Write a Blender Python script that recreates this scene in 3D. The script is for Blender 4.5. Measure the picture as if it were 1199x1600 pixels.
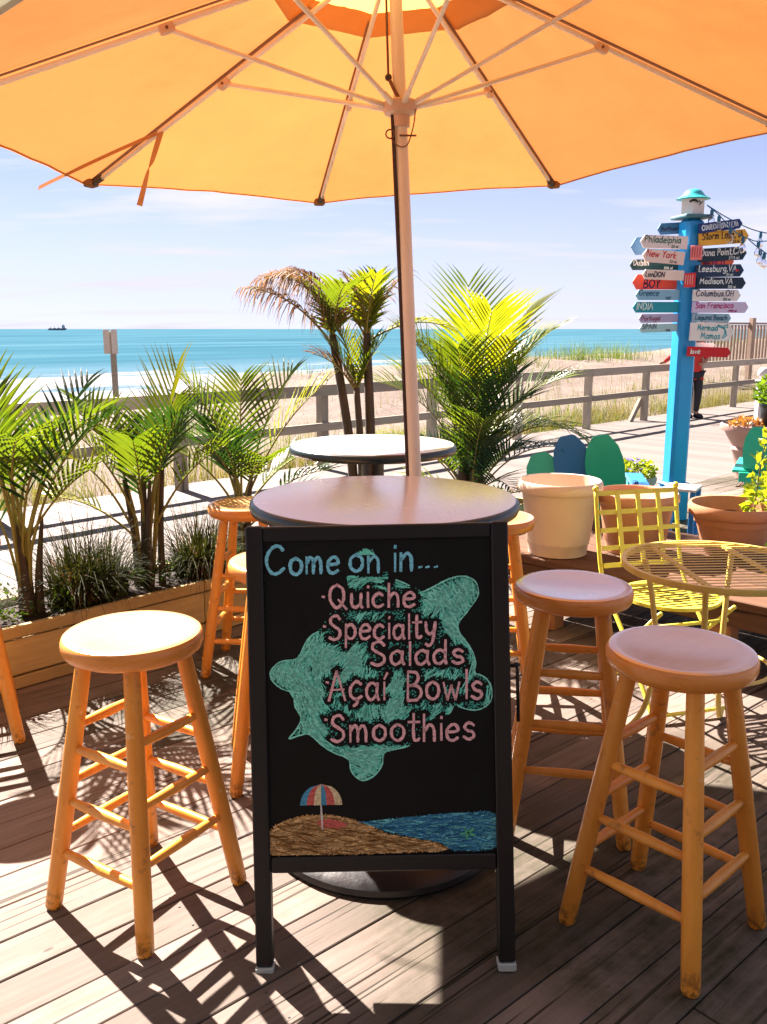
import bpy, math, random
import numpy as np
from math import radians, sin, cos, pi, atan2, sqrt
from mathutils import Vector, Matrix, noise as mnoise

for o in list(bpy.data.objects): bpy.data.objects.remove(o)
scene = bpy.context.scene
col = scene.collection
random.seed(7)

# ------------------------------------------------------------------ camera
cam_d = bpy.data.cameras.new('camera'); cam = bpy.data.objects.new('camera', cam_d)
col.objects.link(cam); scene.camera = cam
cam.location = (0, 0, 1.52)
cam.rotation_euler = (radians(90) - math.atan(286/1370), 0, 0)
cam_d.sensor_fit = 'VERTICAL'; cam_d.sensor_height = 36; cam_d.sensor_width = 27
cam_d.lens = 36*1370/1600
cam_d.clip_start = 0.02; cam_d.clip_end = 60000

# ------------------------------------------------------------------ sky, sun, exposure
SUN_EL = radians(42.0)
SUN_XY = Vector((-0.6, 0.8))            # horizontal direction towards the sun
world = bpy.data.worlds.new('World'); scene.world = world; world.use_nodes = True
wn = world.node_tree.nodes; wl = world.node_tree.links
for n in list(wn): wn.remove(n)
sky = wn.new('ShaderNodeTexSky'); sky.sky_type = 'NISHITA'; sky.sun_disc = False
sky.sun_elevation = SUN_EL; sky.sun_rotation = atan2(SUN_XY.x, SUN_XY.y)
sky.air_density = 0.26; sky.dust_density = 0.0; sky.ozone_density = 1.5; sky.altitude = 0
bg = wn.new('ShaderNodeBackground'); wout = wn.new('ShaderNodeOutputWorld')
tc = wn.new('ShaderNodeTexCoord'); sep = wn.new('ShaderNodeSeparateXYZ')
wl.new(tc.outputs['Generated'], sep.inputs[0])
# thin high cloud laid on a flat layer overhead: (x/z, y/z)
addz = wn.new('ShaderNodeMath'); addz.operation = 'ADD'; addz.inputs[1].default_value = 0.12
wl.new(sep.outputs['Z'], addz.inputs[0])
dx = wn.new('ShaderNodeMath'); dx.operation = 'DIVIDE'; wl.new(sep.outputs['X'], dx.inputs[0]); wl.new(addz.outputs[0], dx.inputs[1])
dy = wn.new('ShaderNodeMath'); dy.operation = 'DIVIDE'; wl.new(sep.outputs['Y'], dy.inputs[0]); wl.new(addz.outputs[0], dy.inputs[1])
cmb = wn.new('ShaderNodeCombineXYZ'); wl.new(dx.outputs[0], cmb.inputs[0]); wl.new(dy.outputs[0], cmb.inputs[1])
mp = wn.new('ShaderNodeMapping'); mp.inputs['Rotation'].default_value = (0, 0, radians(-28)); mp.inputs['Scale'].default_value = (0.55, 1.3, 1)
mp.inputs['Location'].default_value = (3.1, 1.7, 0)
wl.new(cmb.outputs[0], mp.inputs[0])
cn = wn.new('ShaderNodeTexNoise'); cn.inputs['Scale'].default_value = 1.1; cn.inputs['Detail'].default_value = 7; cn.inputs['Roughness'].default_value = 0.58
wl.new(mp.outputs[0], cn.inputs['Vector'])
cr = wn.new('ShaderNodeMapRange'); cr.inputs['From Min'].default_value = 0.50; cr.inputs['From Max'].default_value = 0.68; cr.inputs['To Min'].default_value = 0.26; cr.inputs['To Max'].default_value = 0.95
wl.new(cn.outputs['Fac'], cr.inputs['Value'])
mixc = wn.new('ShaderNodeMix'); mixc.data_type = 'RGBA'
mixc.inputs['B'].default_value = (3.5, 3.4, 3.65, 1)
tint = wn.new('ShaderNodeMix'); tint.data_type = 'RGBA'; tint.blend_type = 'MULTIPLY'; tint.inputs['Factor'].default_value = 1
tint.inputs['B'].default_value = (.92, .865, .94, 1); wl.new(sky.outputs[0], tint.inputs['A'])     # camera white balance of the place
wl.new(cr.outputs[0], mixc.inputs['Factor']); wl.new(tint.outputs['Result'], mixc.inputs['A'])
hz = wn.new('ShaderNodeMapRange'); hz.interpolation_type = 'SMOOTHSTEP'          # pale marine haze low over the horizon, all the way round
hz.inputs['From Min'].default_value = -0.02; hz.inputs['From Max'].default_value = 0.22; hz.inputs['To Min'].default_value = 0.85; hz.inputs['To Max'].default_value = 0.0
wl.new(sep.outputs['Z'], hz.inputs['Value'])
mixh = wn.new('ShaderNodeMix'); mixh.data_type = 'RGBA'; mixh.inputs['B'].default_value = (2.72, 2.55, 2.86, 1)
wl.new(hz.outputs[0], mixh.inputs['Factor']); wl.new(mixc.outputs['Result'], mixh.inputs['A'])
wl.new(mixh.outputs['Result'], bg.inputs['Color'])
bg.inputs['Strength'].default_value = 0.05
wl.new(bg.outputs[0], wout.inputs[0])

sd = bpy.data.lights.new('sun', 'SUN'); sun = bpy.data.objects.new('sun', sd); col.objects.link(sun)
sd.energy = 5.0; sd.angle = radians(0.5); sd.color = (1.0, 0.88, 0.80)
sun_dir = Vector((SUN_XY.x*cos(SUN_EL), SUN_XY.y*cos(SUN_EL), sin(SUN_EL)))
sun.rotation_euler = (-sun_dir).to_track_quat('-Z', 'Y').to_euler(); sun.location = (-5, 6, 9)

vs = scene.view_settings
vs.view_transform = 'Standard'; vs.look = 'None'; vs.gamma = 1; vs.use_curve_mapping = False
vs.exposure = 2.62
try:
    scene.cycles.max_bounces = 8; scene.cycles.transparent_max_bounces = 12
except Exception: pass

# ------------------------------------------------------------------ helpers: materials
def new_mat(name):
    m = bpy.data.materials.new(name); m.use_nodes = True
    nt = m.node_tree; b = nt.nodes['Principled BSDF']
    return m, nt, b
def N(nt, t): return nt.nodes.new(t)
def coords(nt, scale=(1, 1, 1), kind='Object'):
    tc = N(nt, 'ShaderNodeTexCoord'); mp = N(nt, 'ShaderNodeMapping'); mp.inputs['Scale'].default_value = scale
    nt.links.new(tc.outputs[kind], mp.inputs[0]); return mp.outputs[0]
def noise_n(nt, vec, scale, detail=5, rough=.6):
    n = N(nt, 'ShaderNodeTexNoise'); n.inputs['Scale'].default_value = scale; n.inputs['Detail'].default_value = detail
    n.inputs['Roughness'].default_value = rough
    if vec is not None: nt.links.new(vec, n.inputs['Vector'])
    return n.outputs['Fac']
def ramp(nt, fac, stops):
    r = N(nt, 'ShaderNodeValToRGB'); e = r.color_ramp.elements
    while len(e) < len(stops): e.new(0.5)
    for i, (p, c) in enumerate(stops):
        e[i].position = p; e[i].color = (*c, 1) if len(c) == 3 else c
    nt.links.new(fac, r.inputs[0]); return r.outputs[0]
def rng(nt, fac, a, b, c=0., d=1.):
    r = N(nt, 'ShaderNodeMapRange'); r.inputs['From Min'].default_value = a; r.inputs['From Max'].default_value = b
    r.inputs['To Min'].default_value = c; r.inputs['To Max'].default_value = d
    nt.links.new(fac, r.inputs['Value']); return r.outputs[0]
def mixrgb(nt, fac, a, b, mode='MIX'):
    m = N(nt, 'ShaderNodeMix'); m.data_type = 'RGBA'; m.blend_type = mode
    for s, v in (('Factor', fac), ('A', a), ('B', b)):
        if hasattr(v, 'is_output') or hasattr(v, 'node'): nt.links.new(v, m.inputs[s])
        elif s == 'Factor': m.inputs[s].default_value = v
        else: m.inputs[s].default_value = (*v, 1)
    return m.outputs['Result']
def bump(nt, b, h, strength=.3, dist=.01):
    n = N(nt, 'ShaderNodeBump'); n.inputs['Strength'].default_value = strength; n.inputs['Distance'].default_value = dist
    nt.links.new(h, n.inputs['Height']); nt.links.new(n.outputs[0], b.inputs['Normal'])
def objrand(nt):
    return N(nt, 'ShaderNodeObjectInfo').outputs['Random']
def mul(nt, a, k):
    m = N(nt, 'ShaderNodeMath'); m.operation = 'MULTIPLY'; nt.links.new(a, m.inputs[0])
    if hasattr(k, 'node'): nt.links.new(k, m.inputs[1])
    else: m.inputs[1].default_value = k
    return m.outputs[0]
def hexc(r, g, b):
    f = lambda c: ((c/255+.055)/1.055)**2.4 if c > 10 else c/255/12.92
    return (f(r), f(g), f(b))
def sc(c, k): return tuple(min(1, x*k) for x in c)

def pmat(name, c, rough=.5, var=.18, scale=14, bmp=.0, spec=.5, metal=0., dirt=None, coat=0., stretch=(1, 1, 1), coat_ior=1.5):
    m, nt, b = new_mat(name)
    v = coords(nt, stretch)
    f = noise_n(nt, v, scale, 6, .65)
    cc = ramp(nt, f, [(.25, sc(c, 1-var)), (.75, sc(c, 1+var*.6))])
    if dirt:
        g = rng(nt, noise_n(nt, v, scale*.45, 8, .7), .52, .72)
        cc = mixrgb(nt, mul(nt, g, .8), cc, dirt)
    nt.links.new(cc, b.inputs['Base Color'])
    nt.links.new(rng(nt, f, .2, .8, max(.02, rough-.08), min(1, rough+.1)), b.inputs['Roughness'])
    b.inputs['Specular IOR Level'].default_value = spec; b.inputs['Metallic'].default_value = metal
    b.inputs['Coat Weight'].default_value = coat; b.inputs['Coat Roughness'].default_value = .18; b.inputs['Coat IOR'].default_value = coat_ior
    if bmp: bump(nt, b, noise_n(nt, v, scale*3, 6, .6), bmp, .004)
    return m

def wood_mat(name, light, dark, crack, scale=1., rough=.75, green=None, spec=.25, varobj=.35, crackamt=.8, grain=(2.2, 46, 46), moss_shade=None, scuff=False, crk=(.66, .73)):
    """weathered board: grain runs along the local X of each board"""
    m, nt, b = new_mat(name)
    tc = N(nt, 'ShaderNodeTexCoord'); oi = N(nt, 'ShaderNodeObjectInfo')
    off = N(nt, 'ShaderNodeVectorMath'); off.operation = 'ADD'
    sc_ = N(nt, 'ShaderNodeVectorMath'); sc_.operation = 'SCALE'
    cb = N(nt, 'ShaderNodeCombineXYZ')
    for i, k in enumerate((37., 91., 53.)):
        nt.links.new(mul(nt, oi.outputs['Random'], k), cb.inputs[i])
    nt.links.new(tc.outputs['Object'], off.inputs[0]); nt.links.new(cb.outputs[0], off.inputs[1])
    mp = N(nt, 'ShaderNodeMapping'); mp.inputs['Scale'].default_value = (grain[0]*scale, grain[1]*scale, grain[2]*scale)
    nt.links.new(off.outputs[0], mp.inputs[0]); v = mp.outputs[0]
    f = noise_n(nt, v, 1.0, 9, .68)
    cc = ramp(nt, f, [(.28, dark), (.52, tuple((a+b_)/2 for a, b_ in zip(light, dark))), (.75, light)])
    # long drying cracks
    mp2 = N(nt, 'ShaderNodeMapping'); mp2.inputs['Scale'].default_value = (1.1*scale, 70*scale, 20*scale)
    nt.links.new(off.outputs[0], mp2.inputs[0])
    g = rng(nt, noise_n(nt, mp2.outputs[0], 1.0, 4, .5), *crk)
    cc = mixrgb(nt, mul(nt, g, crackamt), cc, crack)
    # knots
    vo = N(nt, 'ShaderNodeTexVoronoi'); vo.inputs['Scale'].default_value = 3.2
    mp3 = N(nt, 'ShaderNodeMapping'); mp3.inputs['Scale'].default_value = (.9, 2.2, 1.0)
    nt.links.new(off.outputs[0], mp3.inputs[0]); nt.links.new(mp3.outputs[0], vo.inputs['Vector'])
    k = rng(nt, vo.outputs['Distance'], .05, .028)
    cc = mixrgb(nt, mul(nt, k, .7), cc, crack)
    # board to board difference
    hv = N(nt, 'ShaderNodeHueSaturation'); nt.links.new(cc, hv.inputs['Color'])
    nt.links.new(rng(nt, oi.outputs['Random'], 0, 1, 1-varobj, 1+varobj*.6), hv.inputs['Value'])
    cc = hv.outputs[0]
    if green:
        tg = coords(nt, (1.6, 4, 4))
        g2 = rng(nt, noise_n(nt, off.outputs[0], 2.6, 7, .7), .5, .72)
        cc = mixrgb(nt, mul(nt, g2, .55), cc, green)
    if moss_shade:                               # green-black mossy patches that also paint deeper shade into the deck's right side
        ge = N(nt, 'ShaderNodeNewGeometry'); pm_ = N(nt, 'ShaderNodeMapping'); pm_.inputs['Location'].default_value = moss_shade[1]; pm_.inputs['Scale'].default_value = (.8, .8, .8)
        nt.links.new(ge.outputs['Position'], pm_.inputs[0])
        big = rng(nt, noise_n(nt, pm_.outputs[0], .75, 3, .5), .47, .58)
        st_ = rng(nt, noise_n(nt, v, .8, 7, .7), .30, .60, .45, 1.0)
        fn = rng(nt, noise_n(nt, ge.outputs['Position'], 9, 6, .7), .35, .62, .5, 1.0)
        cc = mixrgb(nt, mul(nt, mul(nt, big, st_), fn), cc, moss_shade[0])
    if scuff:                              # scraped, dirty leg ends
        so = N(nt, 'ShaderNodeSeparateXYZ'); nt.links.new(tc.outputs['Object'], so.inputs[0])
        lo = rng(nt, so.outputs['Z'], .075, .0)
        sn = rng(nt, noise_n(nt, off.outputs[0], 55, 5, .7), .46, .56)
        cc = mixrgb(nt, mul(nt, mul(nt, lo, sn), .9), cc, (.05, .025, .01))
        w2 = rng(nt, noise_n(nt, off.outputs[0], 16, 6, .7), .60, .66)
        cc = mixrgb(nt, mul(nt, w2, .55), cc, (.30, .12, .04))
        w3 = rng(nt, noise_n(nt, off.outputs[0], 23, 6, .7), .64, .68)
        cc = mixrgb(nt, mul(nt, w3, .5), cc, (.85, .58, .32))
    nt.links.new(cc, b.inputs['Base Color'])
    b.inputs['Roughness'].default_value = rough; b.inputs['Specular IOR Level'].default_value = spec
    bn = N(nt, 'ShaderNodeMath'); bn.operation = 'SUBTRACT'; nt.links.new(f, bn.inputs[0]); nt.links.new(mul(nt, g, .7), bn.inputs[1])
    bump(nt, b, bn.outputs[0], .5, .003)
    return m

def leaf_mat(name, c, c2, trans=.5, tint=None, rough=.45, varscale=3., dry=None, spec=.35):
    m, nt, b = new_mat(name)
    v = coords(nt)
    f = noise_n(nt, v, varscale, 5, .7)
    cc = ramp(nt, f, [(.3, c), (.7, c2)])
    if dry:
        cc = mixrgb(nt, rng(nt, noise_n(nt, v, varscale*1.7, 4, .6), .55, .68), cc, dry)
    nt.links.new(cc, b.inputs['Base Color']); b.inputs['Roughness'].default_value = rough
    b.inputs['Specular IOR Level'].default_value = spec
    t = N(nt, 'ShaderNodeBsdfTranslucent')
    tc_ = mixrgb(nt, 1.0, cc, tint or (1.0, .95, .25), 'MULTIPLY')
    br = N(nt, 'ShaderNodeHueSaturation'); br.inputs['Value'].default_value = 1.9; nt.links.new(tc_, br.inputs['Color'])
    nt.links.new(br.outputs[0], t.inputs['Color'])
    ms = N(nt, 'ShaderNodeMixShader'); ms.inputs[0].default_value = trans
    nt.links.new(b.outputs[0], ms.inputs[1]); nt.links.new(t.outputs[0], ms.inputs[2])
    nt.links.new(ms.outputs[0], nt.nodes['Material Output'].inputs[0])
    return m

def cloth_mat(name, c, tc_, trans=.6):
    m, nt, b = new_mat(name)
    v = coords(nt)
    f = noise_n(nt, v, 2.0, 6, .7)
    w = noise_n(nt, coords(nt, (1, 1, 1)), 420, 2, .5)
    cc = ramp(nt, f, [(.3, sc(c, .9)), (.7, sc(c, 1.06))])
    tt = ramp(nt, f, [(.28, sc(tc_, .89)), (.5, tc_), (.74, sc(tc_, 1.06))])
    d = rng(nt, noise_n(nt, v, 9, 8, .75), .66, .74)
    tt = mixrgb(nt, mul(nt, d, .25), tt, sc(tc_, .6))
    hv_ = N(nt, 'ShaderNodeHueSaturation'); nt.links.new(tt, hv_.inputs['Color'])
    orr = objrand(nt); nt.links.new(rng(nt, orr, 0, 1, .86, 1.12), hv_.inputs['Value']); nt.links.new(rng(nt, orr, 0, 1, .485, .512), hv_.inputs['Hue']); tt = hv_.outputs[0]
    nt.links.new(cc, b.inputs['Base Color']); b.inputs['Roughness'].default_value = .85; b.inputs['Specular IOR Level'].default_value = .1
    wr = noise_n(nt, v, 7, 4, .55)
    ad = N(nt, 'ShaderNodeMath'); ad.operation = 'ADD'; nt.links.new(mul(nt, w, .08), ad.inputs[0]); nt.links.new(wr, ad.inputs[1])
    bump(nt, b, ad.outputs[0], .5, .02)
    t = N(nt, 'ShaderNodeBsdfTranslucent'); nt.links.new(tt, t.inputs['Color'])
    ms = N(nt, 'ShaderNodeMixShader'); ms.inputs[0].default_value = trans
    nt.links.new(b.outputs[0], ms.inputs[1]); nt.links.new(t.outputs[0], ms.inputs[2])
    nt.links.new(ms.outputs[0], nt.nodes['Material Output'].inputs[0])
    return m

def chalk_mat(name, c, cover=.5):
    m, nt, b = new_mat(name)
    v = coords(nt)
    rm = N(nt, 'ShaderNodeMapping'); rm.inputs['Rotation'].default_value = (0, radians(28), 0); rm.inputs['Scale'].default_value = (330, 330, 60)
    wp = N(nt, 'ShaderNodeVectorMath'); wp.operation = 'ADD'; nz = N(nt, 'ShaderNodeTexNoise'); nz.inputs['Scale'].default_value = 9; nt.links.new(v, nz.inputs['Vector'])
    sv_ = N(nt, 'ShaderNodeVectorMath'); sv_.operation = 'SCALE'; sv_.inputs['Scale'].default_value = .12; nt.links.new(nz.outputs['Color'], sv_.inputs[0])
    nt.links.new(v, wp.inputs[0]); nt.links.new(sv_.outputs[0], wp.inputs[1]); nt.links.new(wp.outputs[0], rm.inputs[0])
    ga = noise_n(nt, rm.outputs[0], 1.0, 3, .65); gb = noise_n(nt, v, 300, 3, .75)
    av = N(nt, 'ShaderNodeMath'); av.operation = 'ADD'; nt.links.new(mul(nt, ga, .6), av.inputs[0]); nt.links.new(mul(nt, gb, .4), av.inputs[1])
    g = rng(nt, av.outputs[0], cover-.10, cover+.10)
    s = rng(nt, noise_n(nt, coords(nt, (60, 60, 160)), 1.6, 4, .6), .3, .75, .55, 1.1)
    cc = mixrgb(nt, g, (.005, .0055, .006), c)
    h = N(nt, 'ShaderNodeHueSaturation'); nt.links.new(cc, h.inputs['Color']); nt.links.new(s, h.inputs['Value'])
    nt.links.new(h.outputs[0], b.inputs['Base Color']); b.inputs['Roughness'].default_value = .95; b.inputs['Specular IOR Level'].default_value = .05
    return m

# ------------------------------------------------------------------ helpers: meshes and objects
class MB:
    def __init__(s): s.v = []; s.f = []
    def add(s, vs, fs):
        o = len(s.v); s.v += [tuple(p) for p in vs]; s.f += [tuple(i+o for i in f) for f in fs]; return s
    def box(s, c, size, M=None, ch=0.):
        x, y, z = (k/2 for k in size)
        if ch <= 0:
            vs = [(a*x, b*y, d*z) for d in (-1, 1) for a, b in ((-1, -1), (1, -1), (1, 1), (-1, 1))]
            fs = [(3, 2, 1, 0), (4, 5, 6, 7), (0, 1, 5, 4), (1, 2, 6, 5), (2, 3, 7, 6), (3, 0, 4, 7)]
        else:
            vs = []; fs = []
            ring = [(-1, -1), (1, -1), (1, 1), (-1, 1)]
            for zz, i in ((-z, ch), (-z+ch, 0), (z-ch, 0), (z, ch)):
                for a, b in ring:
                    # chamfered corners: 8-gon
                    pass
                pts = []
                for (a, b) in ring:
                    pts += [(a*(x-i) - (a*ch if (a*b < 0) else 0), b*(y-i) - (b*ch if (a*b > 0) else 0)),
                            (a*(x-i) - (a*ch if (a*b > 0) else 0), b*(y-i) - (b*ch if (a*b < 0) else 0))]
                vs += [(p[0], p[1], zz) for p in pts]
            for k in range(3):
                for j in range(8):
                    fs.append((k*8+j, k*8+(j+1) % 8, (k+1)*8+(j+1) % 8, (k+1)*8+j))
            fs.append(tuple(range(7, -1, -1))); fs.append(tuple(range(24, 32)))
        c = Vector(c)
        if M is None: vs = [Vector(p)+c for p in vs]
        else: vs = [M @ Vector(p) + c for p in vs]
        return s.add(vs, fs)
    def tube(s, pts, rad, n=8, cap=True):
        pts = [Vector(p) for p in pts]; k = len(pts)
        if not hasattr(rad, '__len__'): rad = [rad]*k
        vs = []; fs = []
        t0 = (pts[1]-pts[0]).normalized()
        ref = Vector((0, 0, 1)) if abs(t0.z) < .9 else Vector((1, 0, 0))
        a = t0.cross(ref).normalized()
        for i, p in enumerate(pts):
            t = (pts[min(i+1, k-1)]-pts[max(i-1, 0)]).normalized()
            a = (a - t*a.dot(t)).normalized(); b = t.cross(a)
            for j in range(n):
                w = 2*pi*j/n; vs.append(p + (a*cos(w)+b*sin(w))*rad[i])
        for i in range(k-1):
            for j in range(n):
                fs.append((i*n+j, i*n+(j+1) % n, (i+1)*n+(j+1) % n, (i+1)*n+j))
        if cap:
            fs.append(tuple(range(n-1, -1, -1))); fs.append(tuple(range((k-1)*n, k*n)))
        return s.add(vs, fs)
    def lathe(s, prof, n=32, c=(0, 0, 0), M=None, cap=True):
        vs = []; fs = []; c = Vector(c)
        for r, z in prof:
            for j in range(n):
                w = 2*pi*j/n; p = Vector((r*cos(w), r*sin(w), z)); vs.append((M @ p if M else p)+c)
        k = len(prof)
        for i in range(k-1):
            for j in range(n):
                fs.append((i*n+j, i*n+(j+1) % n, (i+1)*n+(j+1) % n, (i+1)*n+j))
        if cap and prof[0][0] > 1e-5: fs.append(tuple(range(n-1, -1, -1)))
        if cap and prof[-1][0] > 1e-5: fs.append(tuple(range((k-1)*n, k*n)))
        return s.add(vs, fs)
    def prism(s, poly, f):
        """poly: 2D outline, f(x, y, side) -> 3D for side 0 (back) / 1 (front)"""
        n = len(poly)
        vs = [f(x, y, 0) for x, y in poly] + [f(x, y, 1) for x, y in poly]
        fs = [tuple(range(n-1, -1, -1)), tuple(range(n, 2*n))] + [(i, (i+1) % n, n+(i+1) % n, n+i) for i in range(n)]
        return s.add(vs, fs)
    def sphere(s, c, r, n=12, m=8, sq=1.):
        prof = [(max(1e-6, r*sin(pi*i/m)), -r*sq*cos(pi*i/m)) for i in range(m+1)]
        return s.lathe(prof, n, c)
    def build(s, name, mat, parent=None, smooth=False, loc=None):
        me = bpy.data.meshes.new(name); me.from_pydata([tuple(p) for p in s.v], [], s.f); me.validate(); me.update()
        return mk(name, me, mat, parent, smooth, loc)

def mk(name, me, mat, parent=None, smooth=False, loc=None):
    if mat is not None and not me.materials: me.materials.append(mat)
    if smooth:
        me.polygons.foreach_set('use_smooth', [True]*len(me.polygons))
        if smooth != True:
            try: me.set_sharp_from_angle(angle=radians(smooth))
            except Exception: pass
    o = bpy.data.objects.new(name, me); col.objects.link(o)
    if parent is not None: o.parent = parent
    if loc is not None: o.location = loc
    return o
def thing(name, label, cat, loc=(0, 0, 0), rz=0, group=None):
    o = bpy.data.objects.new(name, None); col.objects.link(o); o.location = loc; o.rotation_euler = (0, 0, rz)
    o.empty_display_size = .1
    tag(o, label, cat, group); return o
def tag(o, label, cat, group=None):
    o['label'] = label; o['category'] = cat
    if group: o['group'] = group
    return o
def struct(o): o['kind'] = 'structure'; return o
def copy_tree(o, parent=None):
    c = o.copy(); col.objects.link(c); c.parent = parent
    for ch in o.children: copy_tree(ch, c)
    return c
def Rz(a): return Matrix.Rotation(a, 3, 'Z')
def catmull(pts, n=6, closed=False):
    P = [Vector(p) for p in pts]; out = []
    k = len(P)
    for i in range(k-1 if not closed else k):
        if closed: p0, p1, p2, p3 = P[(i-1) % k], P[i], P[(i+1) % k], P[(i+2) % k]
        else: p0, p1, p2, p3 = P[max(i-1, 0)], P[i], P[i+1], P[min(i+2, k-1)]
        for j in range(n):
            t = j/n
            out.append(.5*((2*p1)+(p2-p0)*t+(2*p0-5*p1+4*p2-p3)*t*t+(3*p1-p0-3*p2+p3)*t**3))
    if not closed: out.append(P[-1])
    return out

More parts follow.
